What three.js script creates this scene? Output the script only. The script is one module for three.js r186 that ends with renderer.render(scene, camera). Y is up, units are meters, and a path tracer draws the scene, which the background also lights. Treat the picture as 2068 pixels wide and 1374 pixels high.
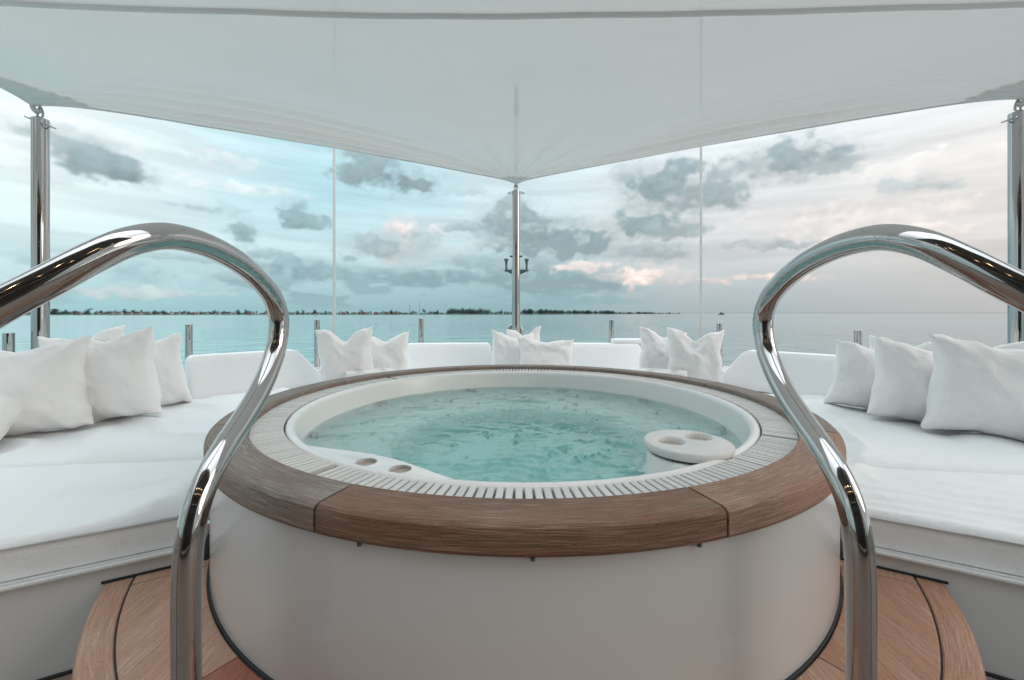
import * as THREE from 'three';
import { mergeGeometries, mergeVertices, toCreasedNormals } from 'three/addons/utils/BufferGeometryUtils.js';
import { RoundedBoxGeometry } from 'three/addons/geometries/RoundedBoxGeometry.js';

// ---------------------------------------------------------------- camera, sky, sun, exposure
const scene = new THREE.Scene();
const CAM_Y = 1.10, FOCAL = 836, HORIZON = 633;
const camera = new THREE.PerspectiveCamera(2 * Math.atan(687 / FOCAL) * 180 / Math.PI, 2068 / 1374, 0.05, 90000);
camera.position.set(0, CAM_Y, 0);
camera.lookAt(0, CAM_Y, -1);
camera.setViewOffset(2068, 1374, 0, 687 - HORIZON, 2068, 1374);
const renderer = new THREE.WebGLRenderer({ antialias: true });
renderer.toneMapping = THREE.LinearToneMapping;
renderer.toneMappingExposure = 1.07;
renderer.shadowMap.enabled = true;

const SKY_GAIN = 1.0, ZENITH = 2.6;
const sun = new THREE.DirectionalLight(new THREE.Color(1.0, 0.86, 0.74), 0.8);
sun.position.set(16, 6.5, 3);
sun.target.position.set(0, 0.5, -2);
sun.castShadow = true;
sun.shadow.radius = 60;
sun.shadow.camera.left = -8; sun.shadow.camera.right = 8; sun.shadow.camera.top = 8; sun.shadow.camera.bottom = -8;
sun.shadow.camera.far = 60;
scene.add(sun, sun.target);

// ---------------------------------------------------------------- noise and small helpers
function rng(seed) { let a = seed >>> 0; return () => { a = (a + 0x6D2B79F5) | 0; let t = Math.imul(a ^ (a >>> 15), 1 | a); t = (t + Math.imul(t ^ (t >>> 7), 61 | t)) ^ t; return ((t ^ (t >>> 14)) >>> 0) / 4294967296; }; }
const R0 = rng(77), HASH = new Float32Array(65536);
for (let i = 0; i < 65536; i++) HASH[i] = R0() * 2 - 1;
const hash2 = (x, y) => HASH[((x * 374761 + y * 668265 + ((x ^ y) * 2246)) & 0xffff)];
function noise(x, y) {
  const xi = Math.floor(x), yi = Math.floor(y), fx = x - xi, fy = y - yi;
  const u = fx * fx * fx * (fx * (fx * 6 - 15) + 10), v = fy * fy * fy * (fy * (fy * 6 - 15) + 10);
  const a = hash2(xi, yi), b = hash2(xi + 1, yi), c = hash2(xi, yi + 1), d = hash2(xi + 1, yi + 1);
  return a + (b - a) * u + (c - a + (a - b - c + d) * u) * v;
}
function fbm(x, y, o = 5, g = 0.5) { let s = 0, a = 1, n = 0; for (let i = 0; i < o; i++) { s += a * noise(x + i * 17.3, y - i * 9.1); n += a; a *= g; x *= 2.03; y *= 2.03; } return s / n; }
// periodic noise for tiling textures
function pnoise(x, y, px, py) {
  const xi = Math.floor(x), yi = Math.floor(y), fx = x - xi, fy = y - yi;
  const u = fx * fx * (3 - 2 * fx), v = fy * fy * (3 - 2 * fy), m = (k, p) => ((k % p) + p) % p;
  const a = hash2(m(xi, px), m(yi, py)), b = hash2(m(xi + 1, px), m(yi, py)), c = hash2(m(xi, px), m(yi + 1, py)), d = hash2(m(xi + 1, px), m(yi + 1, py));
  return a + (b - a) * u + (c - a + (a - b - c + d) * u) * v;
}
const clamp = (x, a = 0, b = 1) => Math.min(b, Math.max(a, x));
const sstep = (a, b, x) => { const t = clamp((x - a) / (b - a)); return t * t * (3 - 2 * t); };
const lerp = (a, b, t) => a + (b - a) * t;
const lin = c => { c /= 255; return c <= 0.04045 ? c / 12.92 : Math.pow((c + 0.055) / 1.055, 2.4); };
const D2R = Math.PI / 180;

// ---------------------------------------------------------------- sky: dusk air, scattered grey clouds
function makeSky() {
  const W = 3072, H = 1536, data = new Float32Array(W * H * 4);
  const AZ = [-51, -25, 0, 25, 51], EL = [0, 4, 8, 14, 22, 40];
  const T = [
    [[156, 198, 204], [188, 219, 224], [216, 238, 241], [236, 248, 250], [234, 247, 250], [236, 246, 250]],
    [[146, 184, 190], [176, 207, 212], [198, 224, 229], [184, 223, 233], [189, 227, 238], [225, 241, 248]],
    [[140, 174, 180], [164, 194, 199], [184, 209, 214], [204, 226, 232], [212, 232, 239], [228, 240, 246]],
    [[164, 178, 182], [188, 197, 200], [207, 211, 213], [221, 227, 230], [228, 238, 243], [232, 240, 245]],
    [[184, 185, 185], [200, 199, 197], [220, 216, 213], [230, 227, 225], [233, 239, 243], [235, 241, 246]]];
  const TL = T.map(r => r.map(c => c.map(lin)));
  const air = (az, el) => {
    let a = Math.abs(az) > 51 ? az : az;
    if (az > 51) a = 51; if (az < -51) a = -51;
    let back = 0; if (Math.abs(az) > 51) back = sstep(51, 180, Math.abs(az));
    let i = 0; while (i < 3 && a > AZ[i + 1]) i++;
    let j = 0; const e = clamp(el, 0, 40); while (j < 4 && e > EL[j + 1]) j++;
    const s = (a - AZ[i]) / (AZ[i + 1] - AZ[i]), t = (e - EL[j]) / (EL[j + 1] - EL[j]), S = s * s * (3 - 2 * s);
    const out = [0, 0, 0];
    const zen = 1 + (ZENITH - 1) * sstep(16, 75, el);
    for (let k = 0; k < 3; k++) {
      const v = lerp(lerp(TL[i][j][k], TL[i + 1][j][k], S), lerp(TL[i][j + 1][k], TL[i + 1][j + 1][k], S), t);
      const m = 0.5 * (lerp(TL[0][j][k], TL[0][j + 1][k], t) + lerp(TL[4][j][k], TL[4][j + 1][k], t));
      out[k] = lerp(v, m, back) * zen;
    }
    return out;
  };
  const dir = (u, v) => { const x = (u - 1034) / FOCAL, y = (HORIZON - v) / FOCAL, az = Math.atan(x); return [az / D2R, Math.atan(y * Math.cos(az)) / D2R]; };
  // cloud banks: u, v, half width, half height, colour, cover, flat base
  const G = [150, 174, 180], GD = [140, 164, 170], P = [214, 214, 216], W1 = [236, 240, 242];
  const list = [
    [620, 548, 90, 22, [150, 181, 188], 1], [540, 566, 60, 14, [154, 186, 192], 0.9], [880, 562, 120, 16, [144, 174, 181], 0.9], [1130, 572, 120, 20, [140, 167, 173], 1], [1060, 540, 90, 14, [156, 182, 188], 0.9], [940, 530, 46, 10, [160, 188, 194], 0.8], [470, 560, 70, 12, [164, 194, 199], 0.8],
    [60, 345, 130, 22, [205, 222, 228], 0.6], [30, 560, 160, 30, [196, 222, 228], 0.6],
    [160, 306, 92, 36, [160, 182, 188], 0.9], [215, 340, 80, 32, G, 1], [258, 366, 48, 18, GD, 1.1],
    [410, 420, 70, 10, [165, 196, 202], 0.8], [590, 436, 34, 24, [148, 178, 184], 1], [622, 450, 30, 13, [150, 180, 186], 0.9], [488, 470, 34, 22, [152, 182, 188], 1], [530, 508, 44, 11, [160, 190, 196], 0.8],
    [285, 556, 58, 20, [164, 196, 202], 1], [370, 512, 34, 9, [168, 198, 204], 0.8], [310, 515, 22, 8, [168, 198, 204], 0.8],
    [760, 348, 74, 36, G, 1], [820, 372, 72, 22, GD, 1], [940, 380, 34, 14, [180, 206, 212], 0.6],
    [820, 500, 66, 46, P, 1], [770, 500, 78, 26, [168, 192, 198], 1], [860, 485, 28, 18, [170, 196, 201], 0.8],
    [1035, 450, 52, 40, [156, 178, 183], 1.3], [1085, 478, 88, 40, [146, 168, 174], 1.3], [1165, 496, 74, 26, [144, 166, 172], 1.3], [955, 462, 50, 10, [165, 190, 196], 0.9], [1020, 500, 60, 12, [152, 176, 182], 0.9],
    [1340, 372, 84, 44, [150, 172, 178], 1.1], [1420, 400, 80, 32, [158, 176, 181], 1], [1270, 352, 56, 20, [190, 204, 209], 0.7], [1310, 452, 72, 32, [152, 174, 178], 1.1], [1370, 470, 66, 18, [160, 178, 182], 0.9], [1320, 512, 72, 18, [165, 182, 186], 0.9],
    [1590, 326, 110, 34, [158, 176, 182], 1.1], [1510, 342, 66, 20, [172, 188, 194], 0.8], [1660, 345, 66, 20, [170, 184, 189], 0.8], [1850, 376, 58, 17, [184, 196, 199], 0.8], [1565, 494, 66, 10, [172, 184, 186], 0.9], [1490, 490, 40, 8, [180, 192, 194], 0.7],
    [1300, 556, 74, 15, [246, 226, 217], 1], [1290, 572, 30, 11, [246, 228, 220], 0.9], [1190, 540, 50, 10, [245, 226, 220], 0.7], [1500, 562, 130, 7, [238, 218, 208], 0.8], [800, 462, 26, 16, [236, 226, 224], 0.9], [300, 590, 130, 12, [206, 214, 216], 0.7],
    [1700, 450, 240, 26, [234, 226, 222], 0.7], [1850, 470, 190, 14, [236, 226, 220], 0.7], [1600, 430, 150, 14, [232, 224, 221], 0.6], [1900, 330, 190, 20, [240, 238, 236], 0.5], [470, 380, 130, 12, W1, 0.45], [330, 300, 200, 16, W1, 0.4],
  ].map(([u, v, a, b, c, k]) => { const [az, el] = dir(u, v), [az2] = dir(u + a, v), [az1] = dir(u - a, v), [, e2] = dir(u, v - b), [, e1] = dir(u, v + b); const g = (c[0] + c[1] + c[2]) / 3, q = g < 190 ? 0.93 : 1; return { az, el, rx: (az2 - az1) / 2 * 1.1, ry: (e2 - e1) / 2 * 1.12, c: c.map(h => lin(lerp(h, g, 0.08)) * q), k }; });
  for (let y = 0; y < H; y++) {
    const el = ((y + 0.5) / H - 0.5) * 180;
    for (let x = 0; x < W; x++) {
      const lon = ((x + 0.5) / W - 0.5) * 360;            // atan2(z, x)
      let az = lon + 90; if (az > 180) az -= 360;         // forward is -z
      const o = (y * W + x) * 4;
      let c;
      if (el < -1) c = [0.10, 0.2, 0.22];
      else {
        c = air(az, el);
        const inView = Math.abs(az) < 62 && el < 34;
        // soft streaks of high cloud everywhere
        const st = fbm(az * 0.05 + el * 0.06 + 3, el * 0.32 - az * 0.03, 4), s2 = fbm(az * 0.07 - el * 0.1 + 50, el * 0.85 + az * 0.04, 5, 0.55);
        { const g = 1 + clamp(s2 * 1.5, -0.5, 0.5) * 0.15 * sstep(2, 7, el) * (1 - 0.6 * sstep(30, 60, el)); for (let k = 0; k < 3; k++) c[k] *= g; }
        const hi = sstep(0.05, 0.55, st) * 0.16 * sstep(1, 8, el);
        for (let k = 0; k < 3; k++) c[k] = lerp(c[k], Math.max(c[k], 0.86), hi);
        if (inView) {
          { // broken stratus low over the island
            const n = fbm(az * 0.16 + 14, el * 0.62 + 5, 5, 0.55), lay = sstep(-0.12, 0.22, n) * sstep(0.2, 1.2, el) * (1 - sstep(5.2, 7.6, el + n * 2)) * (1 - sstep(10, 24, az)) * sstep(-60, -34, az) * 0.85;
            const sc = [0.272 + n * 0.05, 0.42 + n * 0.06, 0.455 + n * 0.06]; for (let k = 0; k < 3; k++) c[k] = lerp(c[k], sc[k], lay);
          }
          const wx = fbm(az * 0.55, el * 0.75 + 40, 4) * 1.5, wy = fbm(az * 0.55 + 90, el * 0.75, 4) * 0.9;
          const fine = fbm(az * 1.3 + 7, el * 1.7, 4, 0.5), puff = fbm(az * 0.42 + 3, el * 0.6 + 60, 5, 0.5) * 1.6;
          for (const q of list) {
            const dx = (az + wx - q.az) / q.rx; if (dx > 1.9 || dx < -1.9) continue;
            let dy = (el + wy - q.el) / q.ry; if (dy < 0) dy *= 1.25; if (dy > 1.9 || dy < -1.9) continue;
            const rr = dx * dx + dy * dy, d = 1 - rr * 0.62 + fine * 0.2 + puff * 0.62, soft = sstep(0, 1.1, 1 - rr * 0.42 + fine * 0.35) * 0.42;
            const a = Math.max(sstep(0.1, 0.9, d), soft) * clamp(q.k * 0.92, 0, 0.97);
            if (a <= 0) continue;
            const lift = 1 + 0.16 * clamp(dy, -1, 1) + 0.14 * fine + 0.12 * puff;
            for (let k = 0; k < 3; k++) c[k] = lerp(c[k], q.c[k] * lift, a);
          }
        } else if (el > 2) {
          const f = fbm(az * 0.11 + 31, el * 0.16 + 11, 4), a = sstep(-0.5, 0.25, f) * 0.9 * sstep(2, 8, el) * (1 - sstep(24, 46, el)) * (Math.abs(az) > 62 ? sstep(62, 74, Math.abs(az)) : sstep(34, 42, el));
          for (let k = 0; k < 3; k++) c[k] = lerp(c[k], c[k] * 0.42, a);
        }
      }
      data[o] = c[0] * SKY_GAIN; data[o + 1] = c[1] * SKY_GAIN; data[o + 2] = c[2] * SKY_GAIN; data[o + 3] = 1;
    }
  }
  const t = new THREE.DataTexture(data, W, H, THREE.RGBAFormat, THREE.FloatType);
  t.mapping = THREE.EquirectangularReflectionMapping; t.magFilter = t.minFilter = THREE.LinearFilter; t.wrapS = THREE.RepeatWrapping; t.needsUpdate = true;
  return t;
}
const sky = makeSky();
scene.background = sky;
scene.environment = sky;

// ---------------------------------------------------------------- textures
function dataTex(w, h, fn, srgb = false) {
  const d = new Uint8Array(w * h * 4);
  for (let y = 0; y < h; y++) for (let x = 0; x < w; x++) { const c = fn(x / w, y / h), o = (y * w + x) * 4; d[o] = clamp(c[0]) * 255; d[o + 1] = clamp(c[1]) * 255; d[o + 2] = clamp(c[2]) * 255; d[o + 3] = 255; }
  const t = new THREE.DataTexture(d, w, h, THREE.RGBAFormat);
  t.wrapS = t.wrapT = THREE.RepeatWrapping; t.magFilter = THREE.LinearFilter; t.minFilter = THREE.LinearMipmapLinearFilter; t.generateMipmaps = true;
  if (srgb) t.colorSpace = THREE.SRGBColorSpace;
  t.needsUpdate = true; return t;
}
// one tile is 0.8 m along the grain (u) by 0.4 m across (v)
function teakField(u, v, seed) {
  const warp = pnoise(u * 3 + seed, v * 4, 3, 4) * 0.018 + pnoise(u * 8, v * 7 + seed, 8, 7) * 0.006;
  const w = v + warp;
  const fine = pnoise(u * 14, w * 240 + seed, 14, 240), mid = pnoise(u * 4 + 3, w * 60, 4, 60), broad = pnoise(u * 2, w * 8 + seed, 2, 8);
  const pore = pnoise(u * 90, w * 250 + 9, 90, 250);
  return { g: fine * 0.62 + mid * 0.2 + broad * 0.16, broad, pore, patch: pnoise(u * 5 + 11, v * 5 + seed, 5, 5) };
}
function teak(seed, pale, dark, warm, wear) {
  const col = dataTex(1024, 512, (u, v) => {
    const f = teakField(u, v, seed), t = clamp(0.5 + f.g * 0.6), p = f.pore > 0.52 ? (f.pore - 0.52) * 1.5 : 0, k = clamp(0.5 + f.patch * 0.9 + f.broad * 0.3) * wear;
    return [0, 1, 2].map(i => lerp(lerp(dark[i], pale[i], t), warm[i], k) / 255 * (1 - p * 0.35));
  }, true);
  const bump = dataTex(1024, 512, (u, v) => { const f = teakField(u, v, seed), b = 0.55 + f.g * 0.5 - Math.max(0, f.pore - 0.45); return [b, b, b]; });
  col.repeat.set(1 / 0.6, 1 / 0.3); bump.repeat.set(1 / 0.6, 1 / 0.3);
  return new THREE.MeshStandardMaterial({ map: col, bumpMap: bump, bumpScale: 0.0009, roughness: 0.62 });
}
const M = {};
M.teakGrey = teak(1, [172, 160, 150], [106, 95, 87], [132, 104, 90], 0.35);
M.teakBrown = teak(2, [166, 136, 116], [92, 67, 53], [126, 84, 62], 0.5);
M.teakTan = teak(3, [190, 160, 140], [122, 92, 76], [160, 114, 92], 0.45);
M.teakDeck = teak(4, [194, 158, 134], [142, 104, 84], [164, 114, 90], 0.45);
M.teakDeckB = teak(5, [204, 174, 152], [154, 119, 99], [176, 128, 104], 0.4);
M.teakWet = teak(6, [168, 106, 78], [126, 72, 52], [150, 86, 62], 0.5); M.teakWet.roughness = 0.35;
const wrinkle = dataTex(512, 512, (u, v) => {
  const a = pnoise(u * 5 + pnoise(u * 3, v * 3, 3, 3) * 0.8, v * 5, 5, 5), b = Math.abs(pnoise(u * 9 + 4, v * 6, 9, 6)), w = pnoise(u * 256, v * 256, 256, 256) * 0.03;
  const k = 0.5 + a * 0.22 - b * 0.2 + pnoise(u * 22, v * 22, 22, 22) * 0.06 + w; return [k, k, k];
});
const fab = (c, bump, rep) => { const b = wrinkle.clone(); b.repeat.set(rep, rep); b.needsUpdate = true; return new THREE.MeshPhysicalMaterial({ color: new THREE.Color().setRGB(...c), roughness: 0.9, bumpMap: b, bumpScale: bump, sheen: 0.25, sheenRoughness: 0.6, sheenColor: new THREE.Color(1, 1, 1) }); };
M.mattress = fab([0.88, 0.90, 0.905], 0.016, 1.1);
M.bolster = fab([0.88, 0.89, 0.895], 0.002, 1.6);
M.pillow = fab([0.88, 0.87, 0.86], 0.013, 2.6);
M.gelcoat = new THREE.MeshPhysicalMaterial({ color: new THREE.Color().setRGB(0.66, 0.67, 0.67), roughness: 0.28, clearcoat: 0.7, clearcoatRoughness: 0.12 });
M.shell = new THREE.MeshPhysicalMaterial({ color: new THREE.Color().setRGB(0.89, 0.885, 0.87), roughness: 0.3, clearcoat: 0.4, clearcoatRoughness: 0.1 });
M.lid = new THREE.MeshStandardMaterial({ color: new THREE.Color().setRGB(0.74, 0.735, 0.72), roughness: 0.45 });
M.cup = new THREE.MeshStandardMaterial({ color: new THREE.Color().setRGB(0.52, 0.46, 0.40), roughness: 0.6 });
M.slat = new THREE.MeshStandardMaterial({ color: new THREE.Color().setRGB(0.72, 0.705, 0.68), roughness: 0.55 });
M.slatB = new THREE.MeshStandardMaterial({ color: new THREE.Color().setRGB(0.67, 0.66, 0.64), roughness: 0.6 });
M.caulk = new THREE.MeshStandardMaterial({ color: new THREE.Color().setRGB(0.012, 0.012, 0.013), roughness: 0.7 });
M.steel = new THREE.MeshStandardMaterial({ color: new THREE.Color().setRGB(0.48, 0.475, 0.47), metalness: 1, roughness: 0.06 });
M.fitting = new THREE.MeshStandardMaterial({ color: new THREE.Color().setRGB(0.10, 0.14, 0.14), metalness: 0.3, roughness: 0.45 });
M.antenna = new THREE.MeshStandardMaterial({ color: new THREE.Color().setRGB(0.62, 0.62, 0.61), roughness: 0.4 });
M.pane = new THREE.MeshPhysicalMaterial({ color: new THREE.Color(0.97, 0.99, 0.985), transmission: 1, thickness: 0, roughness: 0, ior: 1.45 });
M.darkGlass = new THREE.MeshPhysicalMaterial({ color: new THREE.Color().setRGB(0.02, 0.018, 0.016), roughness: 0.08 });
M.ceiling = new THREE.MeshStandardMaterial({ color: new THREE.Color().setRGB(0.22, 0.19, 0.17), roughness: 0.5 });
M.brownPanel = new THREE.MeshStandardMaterial({ color: new THREE.Color().setRGB(0.10, 0.065, 0.05), roughness: 0.5 });
const weave = dataTex(256, 256, (u, v) => { const k = 0.5 + pnoise(u * 128, v * 16, 128, 16) * 0.2 + pnoise(u * 16, v * 128, 16, 128) * 0.2; return [k, k, k]; });
weave.repeat.set(4, 4);
M.awning = new THREE.MeshPhysicalMaterial({ color: new THREE.Color().setRGB(0.74, 0.72, 0.70), transmission: 0.24, thickness: 0, roughness: 0.72, specularIntensity: 0.2, side: THREE.DoubleSide, bumpMap: weave, bumpScale: 0.0006 });
M.awningBand = new THREE.MeshPhysicalMaterial({ color: new THREE.Color().setRGB(0.74, 0.72, 0.70), transmission: 0.13, thickness: 0, roughness: 1, specularIntensity: 0.2, side: THREE.DoubleSide });
M.water = new THREE.MeshPhysicalMaterial({ color: new THREE.Color(1, 1, 1), transmission: 1, thickness: 0.5, roughness: 0.02, ior: 1.33, attenuationColor: new THREE.Color().setRGB(0.42, 0.88, 0.85), attenuationDistance: 1.6 });

// ---------------------------------------------------------------- object helpers
const used = {};
const numbered = n => { const k = used[n] = (used[n] ?? -1) + 1; return k ? `${n}_${String(k).padStart(3, '0')}` : n; };
const shade = o => { o.castShadow = true; o.receiveShadow = true; return o; };
function mesh(name, geo, mat, parent) { const o = shade(new THREE.Mesh(geo, mat)); o.name = parent ? name : numbered(name); (parent || scene).add(o); return o; }
function thing(name, label, category, [x, y, z] = [0, 0, 0], turn = 0, group) {
  const o = new THREE.Group(); o.name = numbered(name); o.position.set(x, y, z); o.rotation.y = turn; scene.add(o);
  o.userData = { label, category }; if (group) o.userData.group = group; return o;
}
function tag(o, label, category, group) { Object.assign(o.userData, { label, category }); if (group) o.userData.group = group; return o; }
function structure(o, label) { o.userData.kind = 'structure'; if (label) o.userData.label = label; return o; }
function copyOf(src, label, group) { const o = src.clone(); o.name = numbered(src.name.replace(/_\d{3}$/, '')); o.userData = { ...src.userData }; if (label) o.userData.label = label; if (group) o.userData.group = group; scene.add(o); return o; }
const V = (x, y, z) => new THREE.Vector3(x, y, z);
const tube = (pts, r, seg = 64, rad = 16, closed = false) => new THREE.TubeGeometry(new THREE.CatmullRomCurve3(pts, closed, 'centripetal'), seg, r, rad, closed);
const cyl = (r, h, x = 0, y = 0, z = 0, s = 24, r2 = r) => { const g = new THREE.CylinderGeometry(r2, r, h, s); g.translate(x, y + h / 2, z); return g; };
const box = (w, h, d, x = 0, y = 0, z = 0, r = 0) => { const g = r ? new RoundedBoxGeometry(w, h, d, 3, r) : new THREE.BoxGeometry(w, h, d); g.translate(x, y, z); return g; };
const merge = list => mergeGeometries(list.map(g => { const n = g.index ? g.toNonIndexed() : g; for (const k of Object.keys(n.attributes)) if (!['position', 'normal', 'uv'].includes(k)) n.deleteAttribute(k); return n; }));
const TX = 0.04, TZ = -2.04;                                   // centre of the hot tub
const polar = (phi, r, y) => V(TX + r * Math.sin(phi), y, TZ - r * Math.cos(phi));
function grid(nu, nv, fn, uvf) {                               // indexed sheet with smooth normals
  const p = [], uv = [], ix = [];
  for (let j = 0; j <= nv; j++) for (let i = 0; i <= nu; i++) { const q = fn(i / nu, j / nv); p.push(q.x, q.y, q.z); const t = uvf ? uvf(i / nu, j / nv, q) : [q.x, q.z]; uv.push(t[0], t[1]); }
  for (let j = 0; j < nv; j++) for (let i = 0; i < nu; i++) { const a = j * (nu + 1) + i, b = a + 1, c = a + nu + 1, d = c + 1; ix.push(a, c, b, b, c, d); }
  const g = new THREE.BufferGeometry(); g.setAttribute('position', new THREE.Float32BufferAttribute(p, 3)); g.setAttribute('uv', new THREE.Float32BufferAttribute(uv, 2)); g.setIndex(ix); g.computeVertexNormals(); return g;
}
// a ring segment swept from a closed profile [r, y]; uv in metres along the arc and round the profile
function sweep(profile, p0, p1, n, uOff = 0, crease = 0.5, local = false) {
  const m = profile.length, pos = [], uv = [], len = [0], at = local ? (f, r, y) => V(r * Math.sin(f), y, -r * Math.cos(f)) : polar;
  for (let k = 0; k < m; k++) { const a = profile[k], b = profile[(k + 1) % m]; len.push(len[k] + Math.hypot(a[0] - b[0], a[1] - b[1])); }
  const push = (q, u, v) => { pos.push(q.x, q.y, q.z); uv.push(u, v); };
  for (let i = 0; i < n; i++) {
    const f0 = lerp(p0, p1, i / n), f1 = lerp(p0, p1, (i + 1) / n);
    for (let k = 0; k < m; k++) {
      const a = profile[k], b = profile[(k + 1) % m], rr = (profile[0][0] + 0.1);
      const A = at(f0, a[0], a[1]), B = at(f1, a[0], a[1]), C = at(f1, b[0], b[1]), E = at(f0, b[0], b[1]);
      const u0 = f0 * rr + uOff, u1 = f1 * rr + uOff;
      push(A, u0, len[k]); push(B, u1, len[k]); push(C, u1, len[k + 1]); push(A, u0, len[k]); push(C, u1, len[k + 1]); push(E, u0, len[k + 1]);
    }
  }
  const tri = THREE.ShapeUtils.triangulateShape(profile.map(q => new THREE.Vector2(q[0], q[1])), []);
  for (const f of [p0, p1]) for (const t of tri) for (const k of (f === p0 ? t : [...t].reverse())) push(at(f, profile[k][0], profile[k][1]), profile[k][0] + uOff, profile[k][1]);
  const g = new THREE.BufferGeometry(); g.setAttribute('position', new THREE.Float32BufferAttribute(pos, 3)); g.setAttribute('uv', new THREE.Float32BufferAttribute(uv, 2));
  return toCreasedNormals(g, crease);
}
const pix = (u, depth) => (u - 1034) / FOCAL * depth;          // sideways metres of a photo column at a depth

// ---------------------------------------------------------------- sea, yacht hull and deck
const SEA = -3.9;
{
  const rip = dataTex(512, 512, (u, v) => { let s = 0, a = 0.5; for (const f of [6, 13, 29, 61]) { s += a * pnoise(u * f * 0.8, v * f, Math.round(f * 0.8), f); a *= 0.55; } return [0.5 + s * 0.42, 0.5 + s * 0.42, 0.5 + s * 0.42]; });
  rip.repeat.set(1 / 24, 1 / 24);
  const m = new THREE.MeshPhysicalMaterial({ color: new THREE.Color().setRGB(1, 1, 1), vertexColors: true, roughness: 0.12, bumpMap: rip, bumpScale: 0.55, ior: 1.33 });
  const p = [], uv = [], ix = [], col = [], rings = [0, 20, 30, 40, 55, 80, 110, 160, 220, 320, 450, 640, 900, 1300, 2600, 5200, 10400, 20000, 40000], N = 96;
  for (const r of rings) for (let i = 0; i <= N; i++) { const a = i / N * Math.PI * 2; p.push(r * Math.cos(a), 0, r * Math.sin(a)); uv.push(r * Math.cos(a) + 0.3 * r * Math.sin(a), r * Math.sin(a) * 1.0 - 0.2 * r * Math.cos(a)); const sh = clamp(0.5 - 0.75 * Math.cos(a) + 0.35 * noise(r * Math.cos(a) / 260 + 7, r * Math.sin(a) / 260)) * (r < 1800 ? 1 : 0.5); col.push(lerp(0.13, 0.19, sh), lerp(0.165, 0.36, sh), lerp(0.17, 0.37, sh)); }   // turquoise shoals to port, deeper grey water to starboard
  for (let j = 0; j < rings.length - 1; j++) for (let i = 0; i < N; i++) { const a = j * (N + 1) + i, b = a + 1, c = a + N + 1, d = c + 1; ix.push(a, b, c, b, d, c); }
  const g = new THREE.BufferGeometry(); g.setAttribute('position', new THREE.Float32BufferAttribute(p, 3)); g.setAttribute('uv', new THREE.Float32BufferAttribute(uv, 2)); g.setAttribute('color', new THREE.Float32BufferAttribute(col, 3)); g.setIndex(ix); g.computeVertexNormals();
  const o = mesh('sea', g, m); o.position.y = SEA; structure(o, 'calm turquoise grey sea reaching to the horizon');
}
// outline of the deck edge, from the stern quarter round the bow; x mirrored about the tub
const RIM = [[3.72, -6.0], [3.72, 0.0], [3.72, 2.2], [3.60, 3.2], [3.20, 4.15], [2.28, 4.85], [1.15, 5.12], [0, 5.2]];
const rim = [...RIM.map(([x, z]) => [TX - x, z]), ...RIM.slice(0, -1).reverse().map(([x, z]) => [TX + x, z])];
const inset = (d) => rim.map(([x, z]) => { const dx = x - TX, l = Math.hypot(dx, Math.max(0, z - 2.04)) || 1; return [x - d * dx / l, z > -5 ? z - d * Math.max(0, z - 2.04) / l : z]; });
const shapeOf = pts => new THREE.Shape(pts.map(([x, z]) => new THREE.Vector2(x, z)));
const flat = (g, y) => { g.rotateX(-Math.PI / 2); g.translate(0, y, 0); return g; };   // shape (x, forward) -> world
{
  const g = flat(new THREE.ExtrudeGeometry(shapeOf(inset(0.03)), { depth: 3.7, bevelEnabled: false }), -3.95 + 0.0);
  structure(mesh('yacht_hull', g, M.gelcoat), 'white hull of the yacht below the deck');
  const dg = flat(new THREE.ShapeGeometry(shapeOf(inset(0.05))), 0.0);
  structure(mesh('deck', dg, M.teakGrey), 'teak deck of the yacht');
  // bulwark: low white coaming round the deck edge
  const outer = shapeOf(rim), inn = inset(0.46).filter(([, z]) => z > -5.9);
  inn[0][1] = -6.2; inn[inn.length - 1][1] = -6.2;
  const ring = [...rim, ...[...inn].reverse()];
  const bg = flat(new THREE.ExtrudeGeometry(shapeOf(ring), { depth: 0.74, bevelEnabled: true, bevelThickness: 0.015, bevelSize: 0.015, bevelSegments: 3 }), -0.26);
  tag(mesh('bulwark', bg, M.gelcoat), 'low white coaming running round the edge of the deck', 'bulwark');
}

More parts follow.
